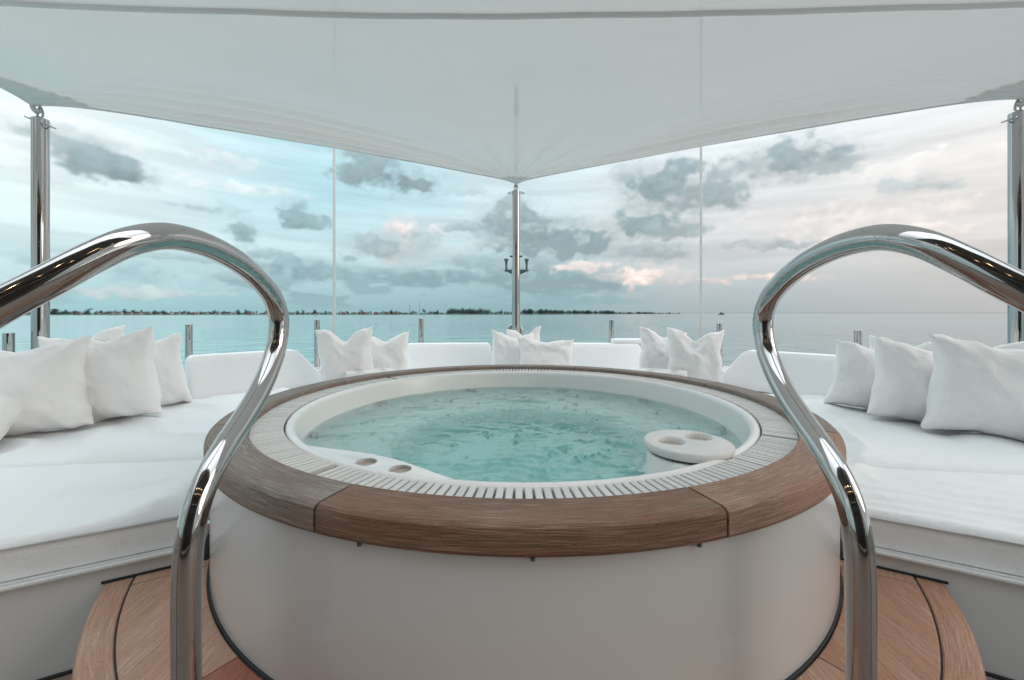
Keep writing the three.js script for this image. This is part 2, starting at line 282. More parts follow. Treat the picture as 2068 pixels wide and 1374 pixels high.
// ---------------------------------------------------------------- curved sofa base and pads
const END = 119 * D2R;
const rOut = f => { const a = Math.abs(f); return Math.min(3.06 / Math.max(0.05, Math.cos(a - 90 * D2R)), 2.86 / Math.max(0.05, Math.cos(a - 50 * D2R)), 2.78 / Math.max(0.05, Math.cos(a))); };
function polarSolid(f0, f1, ri, ro, y0, y1, round, nf, nr, bump) {
  // top with rounded edges, four sides; edge rows are packed towards the rim
  const pack = (n, span) => { const e = [0, 0.08, 0.25, 0.55, 1].map(k => k * round / span), out = [...e]; for (let i = 1; i < n; i++) out.push(lerp(e[4], 1 - e[4], i / n)); for (let i = 4; i >= 0; i--) out.push(1 - e[i]); return out; };
  const fm = (f0 + f1) / 2, spanF = Math.abs(f1 - f0) * 2.0, F = pack(nf, spanF), Rr = pack(nr, ro(fm) - ri);
  const nu = F.length, nv = Rr.length, p = [], uv = [], ix = [];
  const drop = d => d >= round ? 0 : round - Math.sqrt(Math.max(0, round * round - (round - d) * (round - d)));
  const rad = (i, j) => lerp(ri, ro(lerp(f0, f1, F[i])), Rr[j]);
  for (let j = 0; j < nv; j++) for (let i = 0; i < nu; i++) {
    const f = lerp(f0, f1, F[i]), r = rad(i, j), span = ro(f) - ri;
    const df = Math.min(F[i], 1 - F[i]) * Math.abs(f1 - f0) * r, dr = Math.min(Rr[j], 1 - Rr[j]) * span;
    const q = polar(f, r, 0);
    q.y = y1 - Math.max(drop(df), drop(dr)) + (bump ? bump(q.x, q.z) * sstep(0, 0.06, Math.min(df, dr)) : 0);
    p.push(q.x, q.y, q.z); uv.push(q.x, q.z);
  }
  for (let j = 0; j < nv - 1; j++) for (let i = 0; i < nu - 1; i++) { const a = j * nu + i, b = a + 1, c = a + nu, d = c + 1; ix.push(a, b, c, b, d, c); }
  const border = []; for (let i = 0; i < nu; i++) border.push(i); for (let j = 1; j < nv; j++) border.push(j * nu + nu - 1); for (let i = nu - 2; i >= 0; i--) border.push((nv - 1) * nu + i); for (let j = nv - 2; j > 0; j--) border.push(j * nu);
  const n0 = border.length, run = [0]; for (let k = 1; k < n0; k++) { const a = border[k] * 3, b = border[k - 1] * 3; run.push(run[k - 1] + Math.hypot(p[a] - p[b], p[a + 2] - p[b + 2])); }
  const top0 = p.length / 3; border.forEach((b, k) => { p.push(p[b * 3], p[b * 3 + 1], p[b * 3 + 2]); uv.push(run[k], p[b * 3 + 1]); });
  let prev = border.map((_, k) => top0 + k);
  for (const yy of [lerp(y0, y1, 0.5), y0]) {
    const st = p.length / 3; border.forEach((b, k) => { p.push(p[b * 3], Math.min(p[b * 3 + 1], yy), p[b * 3 + 2]); uv.push(run[k], yy); });
    for (let k = 0; k < n0; k++) { const a = prev[k], b = prev[(k + 1) % n0], c = st + k, d = st + (k + 1) % n0; ix.push(a, c, b, b, c, d); }
    prev = border.map((_, k) => st + k);
  }
  const g = new THREE.BufferGeometry(); g.setAttribute('position', new THREE.Float32BufferAttribute(p, 3)); g.setAttribute('uv', new THREE.Float32BufferAttribute(uv, 2)); g.setIndex(ix);
  return toCreasedNormals(g, 0.9);
}
{
  const prof = (f) => [[1.262, 0], [1.262, 0.305], [1.27, 0.311], [rOut(f) + 0.2, 0.311], [rOut(f) + 0.2, 0]];
  // base, swept in steps because its outer radius changes
  const parts = []; const n = 60;
  const pos = [], at = (f, k) => { const q = prof(f)[k]; return polar(f, q[0], q[1]); };
  for (let i = 0; i < n; i++) { const a = lerp(-END, END, i / n), b = lerp(-END, END, (i + 1) / n); for (let k = 0; k < 5; k++) { const l = (k + 1) % 5; for (const q of [at(a, k), at(b, k), at(b, l), at(a, k), at(b, l), at(a, l)]) pos.push(q.x, q.y, q.z); } }
  for (const f of [-END, END]) { const o = [0, 1, 2, 3, 4].map(k => at(f, k)); for (const t of [[0, 1, 2], [0, 2, 3], [0, 3, 4]]) for (const k of (f < 0 ? t : [...t].reverse())) pos.push(o[k].x, o[k].y, o[k].z); }
  const g = new THREE.BufferGeometry(); g.setAttribute('position', new THREE.Float32BufferAttribute(pos, 3)); g.setAttribute('uv', new THREE.Float32BufferAttribute(new Float32Array(pos.length / 3 * 2), 2));
  const sofa = thing('sofa_base', 'white moulded base of the curved sofa that wraps round the hot tub', 'sofa base');
  mesh('base_body', toCreasedNormals(g, 0.4), M.gelcoat, sofa);
  for (const s of [-1, 1]) {                                  // rounded shelf edge and black caulk at the step
    const a = polar(s * (END + 0.004), 1.30, 0.302), b = polar(s * (END + 0.004), 3.2, 0.302);
    mesh('ledge', tube([a, a.clone().lerp(b, 0.5), b], 0.009, 8, 10), M.gelcoat, sofa);
    const c = polar(s * (END + 0.002), 1.25, 0.2525), d = polar(s * (END + 0.002), 1.522, 0.2525);
    mesh('caulk_line', tube([c, c.clone().lerp(d, 0.5), d], 0.0045, 6, 8), M.caulk, sofa);
    const e = polar(s * (END + 0.002), 1.5, 0.004), h = polar(s * (END + 0.002), 3.2, 0.004);
    mesh('caulk_line', tube([e, e.clone().lerp(h, 0.5), h], 0.006, 6, 8), M.caulk, sofa);
  }
}
const fold = (x, z) => {
  const q = x * 0.8 + z * 0.55, w = fbm(x * 0.9 + 4, z * 0.9, 3) * 1.2;
  const s1 = Math.pow(1 - Math.min(1, Math.abs(fbm(q * 2.2 + w, (z - x * 0.5) * 0.6 + 3, 2)) * 2.6), 1.5), s2 = Math.pow(1 - Math.min(1, Math.abs(fbm((x * 0.5 - z) * 2.6 + w + 9, (z + x) * 0.5 + 13, 2)) * 2.8), 1.5), m = sstep(-0.25, 0.35, fbm(x * 0.8 + 31, z * 0.8, 2));
  const dx = x - TX, dz = TZ - z, rr = Math.hypot(dx, dz), e = (END - 0.012 - Math.abs(Math.atan2(dx, dz))) * rr, k = dx > 0 ? 1 : 0.6;
  const pleat = e > 0 ? Math.sin(e * 62 + fbm(rr * 1.6 + k * 9, e * 3, 3) * 5 + rr * 5 * k) * 0.0085 * k * Math.exp(-e / 0.3) * sstep(0.02, 0.1, e) * sstep(-0.3, 0.4, noise(rr * 2.1 + k * 40, e * 2)) : 0;
  return pleat + fbm(x * 1.1, z * 1.1 + 8, 3) * 0.02 + fbm(x * 5 + 2, z * 5, 3) * 0.004 + (s1 * m + s2 * (1 - m)) * 0.034 - 0.012;
};
[[-118.4, -95.6, 'front sun pad with soft creases, left of the hot tub step'], [-95, -51, 'sun pad under the tall pillows, left of the hot tub'],
 [-50.6, -0.3, 'sun pad behind the hot tub, left of the central awning pole'], [0.3, 50.6, 'sun pad behind the hot tub, right of the central awning pole'],
 [51, 98, 'sun pad along the right of the hot tub, below the row of overlapping pillows'], [98.6, 118.4, 'front sun pad with deep creases, right of the hot tub step']].forEach(([a, b, label], i) => {
  const t = thing('sun_pad', 'white ' + label, 'cushion', [0, 0, 0], 0, 'sun pads on the curved sofa');
  mesh('mattress', polarSolid(a * D2R, b * D2R, 1.275, rOut, 0.313, 0.436, 0.035, Math.round((b - a) * 2.2), 70, fold), M.mattress, t);
  for (const f of (i === 0 ? [a] : i === 5 ? [b] : [])) {
    const s = Math.sign(f), p = [...Array(9)].map((_, k) => polar(f * D2R + s * 0.002, lerp(1.3, 3.0, k / 8), 0.409)); mesh('piping', tube(p, 0.004, 60, 6), M.mattress, t);
  }
});

// wedge bolsters: a rounded box warped to a leaning prism. [phi normal deg, dist, along centre, length bottom, length top, label]
function bolster(label, x, z, turn, len, h, dBottom, dTop, slantL, slantR) {
  const g = new RoundedBoxGeometry(len, h, 1, 6, 0.045); const p = g.attributes.position;
  for (let i = 0; i < p.count; i++) {
    const t = p.getY(i) / h + 0.5, sx = p.getX(i) / len + 0.5, d = lerp(dBottom, dTop, t);
    let zz = p.getZ(i); zz = zz > 0 ? 0.5 - (0.5 - zz) * 1 : zz;
    p.setX(i, p.getX(i) - (sx > 0.5 ? slantR : -slantL) * t * Math.abs(sx - 0.5) * 2);
    p.setZ(i, -dBottom / 2 + (zz + 0.5) * d + 0.012 * Math.sin(Math.PI * t) * (zz > 0 ? 1 : 0));
    p.setY(i, t * h);
  }
  g.computeVertexNormals();
  const t = thing('backrest_cushion', label, 'cushion', [x, 0.43, z], turn, 'wedge backrests round the sofa');
  mesh('cushion', g, M.bolster, t);
  mesh('seam', tube([V(-len / 2 + 0.04, 0.012, dBottom / 2 + 0.001), V(0, 0.012, dBottom / 2 + 0.001), V(len / 2 - 0.04, 0.012, dBottom / 2 + 0.001)], 0.004, 12, 6), M.bolster, t);
}
bolster('white wedge backrest by the left corner of the sofa, between tall pillows and corner pillows', -2.18, -3.62, 48 * D2R, 1.06, 0.33, 0.34, 0.16, 0.02, 0.24);
bolster('white wedge backrest left of the central awning pole', -0.72, -4.62, 4 * D2R, 1.06, 0.33, 0.34, 0.16, 0.06, 0.05);
bolster('white wedge backrest right of the central awning pole', 0.93, -4.62, -3 * D2R, 1.08, 0.33, 0.34, 0.16, 0.05, 0.05);
bolster('white wedge backrest by the right corner of the sofa, beside the row of overlapping pillows', 2.34, -3.52, -48 * D2R, 1.12, 0.33, 0.34, 0.16, 0.22, 0.02);
bolster('long white backrest behind the tall pillows on the left of the sofa', -3.02, -2.3, 90 * D2R, 1.5, 0.38, 0.26, 0.14, 0.02, 0.02);
bolster('long white backrest behind the overlapping pillows on the right of the sofa', 3.12, -2.25, -90 * D2R, 1.5, 0.38, 0.26, 0.14, 0.02, 0.02);
tag(mesh('folded_towel', box(0.36, 0.05, 0.16, 1.32, 0.785, -4.72, 0.02), M.bolster), 'small folded white towel lying on top of a wedge backrest', 'towel');

// scatter pillows
function pillowGeo(w, h, t, seed, chop, ear = 0.12) {
  const r = rng(seed), sx = r() * 40, sy = r() * 40, asym = (r() - 0.5) * 0.1, N = 34;
  const side = s => grid(N, N, (a, b) => {
    let u = a * 2 - 1, v = b * 2 - 1;
    u = Math.sign(u) * (1 - Math.pow(1 - Math.abs(u), 1.35)); v = Math.sign(v) * (1 - Math.pow(1 - Math.abs(v), 1.35));
    const eu = 1 - ear * (1 - v * v) * u * u, ev = 1 - ear * (v < 0 ? 0.2 : 1) * (1 - u * u) * v * v;
    let x = u * w / 2 * eu, y = v * h / 2 * ev;
    const puff = Math.pow(Math.max(0, (1 - u * u) * (1 - v * v)), 0.36);
    let z = t / 2 * 1.1 * puff * (1 - 0.22 * v);
    const cr = fbm(u * 2.1 + sx, v * 2.1 + sy, 4), corner = Math.pow(Math.abs(u * v), 1.2);
    const rad = Math.atan2(v, u) * 5 + sx;
    z += puff * (cr * 0.022 + (0.5 - Math.abs(noise(u * 2.2 + v * 1.6 + sx, (v - u) * 0.9 + sy))) * 0.014) + corner * Math.sin(rad * 3) * 0.006 * (1 - Math.abs(u)) * 4;
    const dent = chop * Math.exp(-((u - asym) * (u - asym)) / 0.10) * sstep(-0.35, 1, v);
    y -= dent * h * 0.34; z *= 1 - 0.3 * dent;
    x += asym * 0.3 * h * v * 0.5 + fbm(v * 3 + sx, 2, 2) * 0.012; y += fbm(u * 3 + sy, 5, 2) * 0.012;
    y -= 0.035 * h * (1 - v) * 0.5 * u * u;
    return V(x, y, s * z + fbm(u * 1.5 + sx, v * 1.5, 2) * 0.02);
  }, (a, b) => [a * w, b * h]);
  const A = side(1), B = side(-1); B.index.array.reverse(); B.computeVertexNormals();
  const g = mergeGeometries([A, B]); return mergeVertices(g, 1e-5) && g;
}
let pillowSeed = 11;
function pillow(label, { u, d, w, h, t = 0.2, yaw = 0, lean = 14, roll = 0, chop = 0, base = 0.44, ear }) {
  const g = pillowGeo(w, h, t, pillowSeed += 7, chop, ear);
  const o = mesh('scatter_pillow', g, M.pillow); tag(o, label, 'pillow', 'white scatter pillows on the sofa');
  o.rotation.order = 'YXZ'; o.rotation.set(-lean * D2R, yaw * D2R, roll * D2R);
  o.position.set(pix(u, d), 0, -d); o.updateMatrixWorld(true);
  let lo = 1e9; const p = g.attributes.position, q = V(0, 0, 0); for (let i = 0; i < p.count; i++) { q.fromBufferAttribute(p, i).applyMatrix4(o.matrixWorld); lo = Math.min(lo, q.y); }
  o.position.y = base - lo - 0.055; return o;
}
pillow('white pillow lying flat at the open end of the left sofa', { u: -118, d: 2.02, w: 0.56, h: 0.5, yaw: 30, lean: 62, roll: -10 });
pillow('big plump white pillow with a creased lower corner, on the left sofa', { u: 50, d: 2.30, w: 0.55, h: 0.51, t: 0.28, yaw: 24, lean: 13, roll: 6, chop: 0.12 });
pillow('white pillow with a sharp raised corner, second of the row left of the tub', { u: 228, d: 2.60, w: 0.46, h: 0.56, t: 0.26, yaw: 18, lean: 12, roll: 9, chop: 0.22 });
pillow('white pillow peeking out behind the sharp cornered one on the left', { u: 188, d: 2.92, w: 0.44, h: 0.56, t: 0.18, yaw: 40, lean: 10, roll: 12, chop: 0.2 });
pillow('narrow looking white pillow leaning on the left wedge backrest', { u: 304, d: 2.98, w: 0.42, h: 0.52, t: 0.22, yaw: 36, lean: 12, roll: 6, chop: 0.1 });
pillow('tall white pillow with a deep dent in its top, beside the left rear cup tray', { u: 700, d: 3.78, w: 0.5, h: 0.56, t: 0.28, yaw: 20, lean: 12, roll: 2, chop: 0.5 });
pillow('smaller white pillow tucked behind the dented one in the left rear corner', { u: 780, d: 4.14, w: 0.46, h: 0.5, t: 0.22, yaw: 10, lean: 14, roll: 3, chop: 0.3 });
pillow('white pillow with its corner raised, left of the central awning pole', { u: 1034, d: 4.46, w: 0.48, h: 0.5, t: 0.2, yaw: 10, lean: 14, roll: -5, chop: 0.25 });
pillow('white pillow showing only a pointed corner behind the low oblong one', { u: 1060, d: 4.62, w: 0.40, h: 0.53, t: 0.14, yaw: -6, lean: 12, roll: 6, chop: 0.4 });
pillow('low oblong white pillow in front of the central awning pole', { u: 1102, d: 4.28, w: 0.6, h: 0.45, t: 0.22, yaw: -2, lean: 18, roll: -1, chop: 0.12 });
pillow('white pillow tucked behind the two peaked one in the right rear corner', { u: 1336, d: 4.10, w: 0.46, h: 0.53, t: 0.22, yaw: -12, lean: 14, roll: -6, chop: 0.35 });
pillow('white pillow with two raised peaks, beside the right rear cup tray', { u: 1402, d: 3.78, w: 0.5, h: 0.56, t: 0.28, yaw: -20, lean: 12, roll: -2, chop: 0.45 });
pillow('small creased white pillow leaning on the right wedge backrest', { u: 1756, d: 2.88, w: 0.44, h: 0.47, t: 0.22, yaw: -30, lean: 16, roll: -10, chop: 0.15 });
pillow('white pillow whose tip shows behind the second of the row right of the tub', { u: 1826, d: 2.95, w: 0.42, h: 0.53, t: 0.16, yaw: -44, lean: 12, roll: -4, chop: 0.3 });
pillow('middle pillow of the three overlapping white ones right of the tub', { u: 1862, d: 2.56, w: 0.50, h: 0.50, t: 0.26, yaw: -24, lean: 14, roll: -9, chop: 0.14 });
pillow('white pillow whose tip shows behind the biggest of the row right of the tub', { u: 1975, d: 2.74, w: 0.46, h: 0.55, t: 0.16, yaw: -44, lean: 12, roll: -4, chop: 0.3 });
pillow('biggest front pillow of the three overlapping white ones right of the tub', { u: 2010, d: 2.24, w: 0.56, h: 0.53, t: 0.28, yaw: -26, lean: 13, roll: -7, chop: 0.14 });
pillow('white pillow lying flat at the open end of the right sofa', { u: 2230, d: 2.0, w: 0.56, h: 0.5, yaw: -30, lean: 62, roll: 10 });

// moulded cup trays in the rear corners of the sofa
[[748, 3.62, 24, 'left', 'tall dented'], [1338, 3.62, -24, 'right', 'two peaked']].forEach(([u, d, yaw, side, by]) => {
  const t = thing('cup_tray', `white cup tray with four round holes in front of the ${by} corner pillow`, 'tray', [pix(u, d), 0.437, -d], yaw * D2R, 'cup trays in the sofa corners');
  const sh = new THREE.Shape(), w = 0.2, h = 0.13, r = 0.05;
  sh.moveTo(-w + r, -h); sh.lineTo(w - r, -h); sh.quadraticCurveTo(w, -h, w, -h + r); sh.lineTo(w, h - r); sh.quadraticCurveTo(w, h, w - r, h); sh.lineTo(-w + r, h); sh.quadraticCurveTo(-w, h, -w, h - r); sh.lineTo(-w, -h + r); sh.quadraticCurveTo(-w, -h, -w + r, -h);
  const body = sh.clone();
  for (const x of [-0.095, 0.095]) for (const y of [-0.058, 0.058]) { const q = new THREE.Path(); q.absarc(x, y, 0.042, 0, Math.PI * 2, true); sh.holes.push(q); }
  mesh('tray_body', flat(new THREE.ExtrudeGeometry(body, { depth: 0.10, bevelEnabled: false }), 0), M.shell, t);
  mesh('tray_top', flat(new THREE.ExtrudeGeometry(sh, { depth: 0.05, bevelEnabled: true, bevelSize: 0.006, bevelThickness: 0.006, bevelOffset: -0.006, bevelSegments: 3, curveSegments: 20 }), 0.106), M.shell, t);
});

// ---------------------------------------------------------------- hot tub
const COPE = 0.695, LIP = 0.674, WATER = 0.566;
{
  const tub = thing('hot_tub', 'big round white hot tub with teak rim and slatted overflow, filled with turquoise water', 'hot tub', [TX, 0, TZ]);
  const L = (name, geo, mat, parent = tub) => mesh(name, geo, mat, parent);
  // outer wall
  L('wall', new THREE.LatheGeometry([[1.205, 0.2], [1.236, 0.2], [1.236, 0.625], [1.21, 0.66], [1.14, 0.66]].map(q => new THREE.Vector2(...q)), 160), M.gelcoat);
  L('caulk_ring', new THREE.TorusGeometry(1.2375, 0.0045, 8, 160).rotateX(Math.PI / 2).translate(0, 0.252, 0), M.caulk);
  // teak rim: eight segments with black joints
  const prof = [[1.13, 0.63], [1.13, 0.680], [1.13, 0.689], [1.136, COPE], [1.144, COPE], [1.228, COPE], [1.236, COPE], [1.244, COPE - 0.0025], [1.2495, COPE - 0.008], [1.2515, COPE - 0.016], [1.2515, COPE - 0.024], [1.2515, 0.648], [1.2515, 0.640], [1.247, 0.632], [1.238, 0.629]].reverse();
  const jointProf = [[1.134, 0.634], [1.134, 0.684], [1.222, 0.688], [1.240, 0.679], [1.245, 0.667], [1.245, 0.636]].reverse();
  const mats = [M.teakBrown, M.teakGrey, M.teakGrey, M.teakGrey, M.teakGrey, M.teakGrey, M.teakGrey, M.teakTan];
  const cuts = [161, 201.5, 244, 293, 337.5, 382, 432, 481, 521];
  for (let k = 0; k < 8; k++) {                                // k = 0 faces the camera, then on round the left side
    const a = cuts[k] * D2R, gap = 0.0034 / 1.2, a0 = a + gap, a1 = cuts[k + 1] * D2R - gap;
    L('rim_segment', sweep(prof, a0, a1, 24, k * 1.37, 0.5, true), mats[k]);
    L('joint', sweep(jointProf, a - gap * 1.02, a + gap * 1.02, 1, 0, 0.4, true), M.caulk);
    if (k === 0) for (const f of [-16, 0, 16.5]) { const b = (180 + f) * D2R; L('drip_peg', cyl(0.005, 0.006, 1.243 * Math.sin(b), 0.624, -1.243 * Math.cos(b), 10), M.fitting); }
  }
  // overflow channel under the slats
  L('overflow_channel', new THREE.LatheGeometry([[1.018, 0.645], [1.022, 0.60], [1.125, 0.60], [1.13, 0.66]].map(q => new THREE.Vector2(...q)), 128), new THREE.MeshStandardMaterial({ color: new THREE.Color().setRGB(0.72, 0.72, 0.71), roughness: 0.6 }));
  const grate = new THREE.Group(); grate.name = 'overflow_grate'; tub.add(grate);
  const NS = 286, sg = (() => { const s = new THREE.Shape(); const wi = 0.0068, wo = 0.0076; s.moveTo(-wi, 1.0225); s.lineTo(wi, 1.0225); s.lineTo(wo, 1.1275); s.lineTo(-wo, 1.1275); const g = new THREE.ExtrudeGeometry(s, { depth: 0.011, bevelEnabled: true, bevelSize: 0.0012, bevelThickness: 0.0012, bevelSegments: 1 }); g.rotateX(-Math.PI / 2); g.translate(0, 0.6605, 0); return g; })();
  const rs = rng(5);
  for (let k = 0; k < NS; k++) { if (k === 40 || k === 118 || k === 187) { continue; } const o = mesh('slat', sg, rs() < 0.5 ? M.slat : M.slatB, grate); o.rotation.y = k / NS * Math.PI * 2 + (rs() - 0.5) * 0.0012; o.position.y = (rs() - 0.5) * 0.0012; }
  // inner shell
  const sh = [[1.0165, 0.61], [1.0165, 0.662], [1.012, 0.671], [1.002, LIP], [0.992, 0.672], [0.984, 0.664], [0.980, 0.652], [0.973, 0.60], [0.966, 0.55], [0.955, 0.46], [0.94, 0.40], [0.90, 0.345], [0.64, 0.33], [0.60, 0.31], [0.57, 0.27], [0.55, 0.10], [0.50, 0.06], [0.0, 0.055]];
  L('shell', new THREE.LatheGeometry(sh.map(q => new THREE.Vector2(...q)), 192), M.shell);
  for (const f of [-20, 20, 55, 95, -60, -100]) {
    const b = f * D2R, g = new THREE.LatheGeometry([[0, 0.012], [0.018, 0.012], [0.022, 0.016], [0.038, 0.012], [0.042, 0]].map(q => new THREE.Vector2(...q)), 24);
    g.rotateX(Math.PI / 2); g.rotateY(-b); g.translate(0.955 * Math.sin(b), 0.50, -0.955 * Math.cos(b)); L('jet_nozzle', g, M.antenna);
  }
  // left moulded shelf with two cup holes (shape drawn in local x, forward)
  {
    const P = (deg, r) => new THREE.Vector2(-r * Math.sin(deg * D2R), -r * Math.cos(deg * D2R)), s = new THREE.Shape();
    const out = [], n = 30; for (let i = 0; i <= n; i++) out.push(P(lerp(10, 47, i / n), 1.002));
    for (let i = n; i >= 0; i--) { const t = i / n, e = Math.sin(Math.PI * t); out.push(P(lerp(10, 47, t), 0.984 - 0.092 * e)); }
    s.setFromPoints(out);
    for (const deg of [29.5, 21.8]) { const c = P(deg, 0.95), h = new THREE.Path(); h.absarc(c.x, c.y, 0.031, 0, Math.PI * 2, true); s.holes.push(h); }
    const g = flat(new THREE.ExtrudeGeometry(s, { depth: 0.30, bevelEnabled: true, bevelSize: 0.006, bevelThickness: 0.006, bevelOffset: 0, bevelSegments: 3, curveSegments: 24 }), 0.358);
    const shelf = L('cup_shelf', toCreasedNormals(g, 0.6), M.shell);
    for (const deg of [29.5, 21.8]) { const c = P(deg, 0.95); L('cup_holder', new THREE.CylinderGeometry(0.034, 0.034, 0.01, 28).translate(c.x, 0.648, -c.y), M.cup, shelf); }
  }
  // right pedestal with a lid that holds two cups
  {
    const cx = 0.527, cz = 0.705, ped = new THREE.Group(); ped.name = 'cup_pedestal'; tub.add(ped);
    const a = Math.atan2(-cz, cx), s = new THREE.Shape(), r = 0.127;
    s.absarc(cx, -cz, r, a + Math.PI / 2, a + Math.PI * 1.5, false);
    const ex = Math.cos(a) * 1.004, ey = Math.sin(a) * 1.004, px = -Math.sin(a), py = Math.cos(a);
    s.quadraticCurveTo(cx - px * r * 1.0 + Math.cos(a) * 0.06, -cz - py * r * 1.0 + Math.sin(a) * 0.06, ex * 0.985 - px * 0.175, ey * 0.985 - py * 0.175);
    s.lineTo(ex, ey); s.lineTo(ex * 0.985 + px * 0.175, ey * 0.985 + py * 0.175);
    s.quadraticCurveTo(cx + px * r + Math.cos(a) * 0.06, -cz + py * r + Math.sin(a) * 0.06, cx + px * r, -cz + py * r);
    mesh('pedestal', toCreasedNormals(flat(new THREE.ExtrudeGeometry(s, { depth: 0.29, bevelEnabled: true, bevelSize: 0.012, bevelThickness: 0.012, bevelOffset: -0.012, bevelSegments: 4, curveSegments: 30 }), 0.352), 0.6), M.shell, ped);
    const l = new THREE.Shape(); l.absarc(cx, -cz, 0.135, 0, Math.PI * 2, false);
    for (const [x, y] of [[-0.052, 0.006], [0.056, 0.052]]) { const h = new THREE.Path(); h.absarc(cx + x, -cz + y, 0.043, 0, Math.PI * 2, true); l.holes.push(h); }
    mesh('lid', toCreasedNormals(flat(new THREE.ExtrudeGeometry(l, { depth: 0.014, bevelEnabled: true, bevelSize: 0.006, bevelThickness: 0.006, bevelOffset: -0.006, bevelSegments: 4, curveSegments: 48 }), 0.668), 0.7), M.lid, ped);
    mesh('lid_gasket', cyl(0.126, 0.008, cx, 0.6575, cz, 48), M.caulk, ped);
    for (const [x, y] of [[-0.052, 0.006], [0.056, 0.052]]) mesh('cup_holder', cyl(0.046, 0.0035, cx + x, 0.664, cz - y, 32), new THREE.MeshStandardMaterial({ color: new THREE.Color().setRGB(0.66, 0.60, 0.53), roughness: 0.6 }), ped);
  }
  // small chrome latch in the gap between tub and sofa
  for (const s of [-1, 1]) { const f = s * 118.5 * D2R, g = box(0.02, 0.028, 0.02, 1.249 * Math.sin(f), 0.36, -1.249 * Math.cos(f), 0.004); L('latch', g, M.steel); }
}
// water: a closed body so that its colour comes from its depth
{
  const r = rng(21), drops = [...Array(150)].map(() => { const q = Math.sqrt(r()) * 0.9, a = r() * 6.283; return [q * Math.cos(a), q * Math.sin(a), 0.010 + r() * 0.012, 0.003 + r() * 0.0045]; });
  const jets = [[-0.2, -0.45], [0.3, -0.3], [0.05, 0.1], [-0.45, 0.1], [0.45, -0.6]];
  const ripple = (x, z) => {
    let y = 0;
    const w1 = fbm(x * 3.2 + 5, z * 3.2, 2);
    y += fbm(x * 4.2 + w1, z * 8.5 + 3 + w1 * 1.2, 3) * 0.0075;
    y += (0.5 - Math.abs(noise(x * 5 + w1 * 2 + 20, z * 15 + w1 * 3))) * 0.0075;
    y += fbm(x * 13 + 9 + w1 * 2, z * 30 + w1 * 4, 2) * 0.0055 * (0.55 + 0.6 * noise(x * 2.5 + 40, z * 2.5));
    y += fbm(x * 9 + 60 + w1 * 2, z * 25 + w1 * 3, 3) * 0.0065 + fbm(x * 26 + 9, z * 50, 2) * 0.002;
    for (const [jx, jz] of jets) { const d = Math.hypot(x - jx, z - jz); y += Math.sin(d * 42 + w1 * 5) * 0.0004 * Math.exp(-d * 2.4); }
    for (const [dx, dz, s, a] of drops) { const ex = x - dx, ez = z - dz; if (ex > -0.09 && ex < 0.09 && ez > -0.09 && ez < 0.09) { const d = Math.hypot(ex, ez) / s; if (d < 4) y += a * Math.cos(d * 2.6) * Math.exp(-d * 0.9) * 1.6; } }
    return y;
  };
  const NR = 300, NA = 640, p = [], uv = [], ix = [];
  p.push(0, ripple(0, 0), 0); uv.push(0, 0);
  for (let j = 1; j <= NR; j++) for (let i = 0; i < NA; i++) { const q = 0.992 * j / NR, a = i / NA * Math.PI * 2, x = q * Math.cos(a), z = q * Math.sin(a); p.push(x, ripple(x, z) * (1 - sstep(0.9, 0.985, q) * 0.8), z); uv.push(x, z); }
  const at = (j, i) => 1 + (j - 1) * NA + (i % NA);
  for (let i = 0; i < NA; i++) ix.push(0, at(1, i + 1), at(1, i));
  for (let j = 1; j < NR; j++) for (let i = 0; i < NA; i++) ix.push(at(j, i), at(j, i + 1), at(j + 1, i), at(j, i + 1), at(j + 1, i + 1), at(j + 1, i));
  const low = p.length / 3; for (let i = 0; i < NA; i++) { const a = i / NA * Math.PI * 2; p.push(0.992 * Math.cos(a), -0.535, 0.992 * Math.sin(a)); uv.push(0, 0); } p.push(0, -0.535, 0); uv.push(0, 0);
  for (let i = 0; i < NA; i++) { const a = at(NR, i), b = at(NR, i + 1), c = low + i, d = low + (i + 1) % NA; ix.push(a, b, c, b, d, c, c, d, low + NA); }
  const g = new THREE.BufferGeometry(); g.setAttribute('position', new THREE.Float32BufferAttribute(p, 3)); g.setAttribute('uv', new THREE.Float32BufferAttribute(uv, 2)); g.setIndex(ix);
  const o = mesh('tub_water', toCreasedNormals(g, 1.0), M.water); o.position.set(TX, WATER, TZ); structure(o, 'rippling turquoise water with rising bubbles inside the hot tub');
}

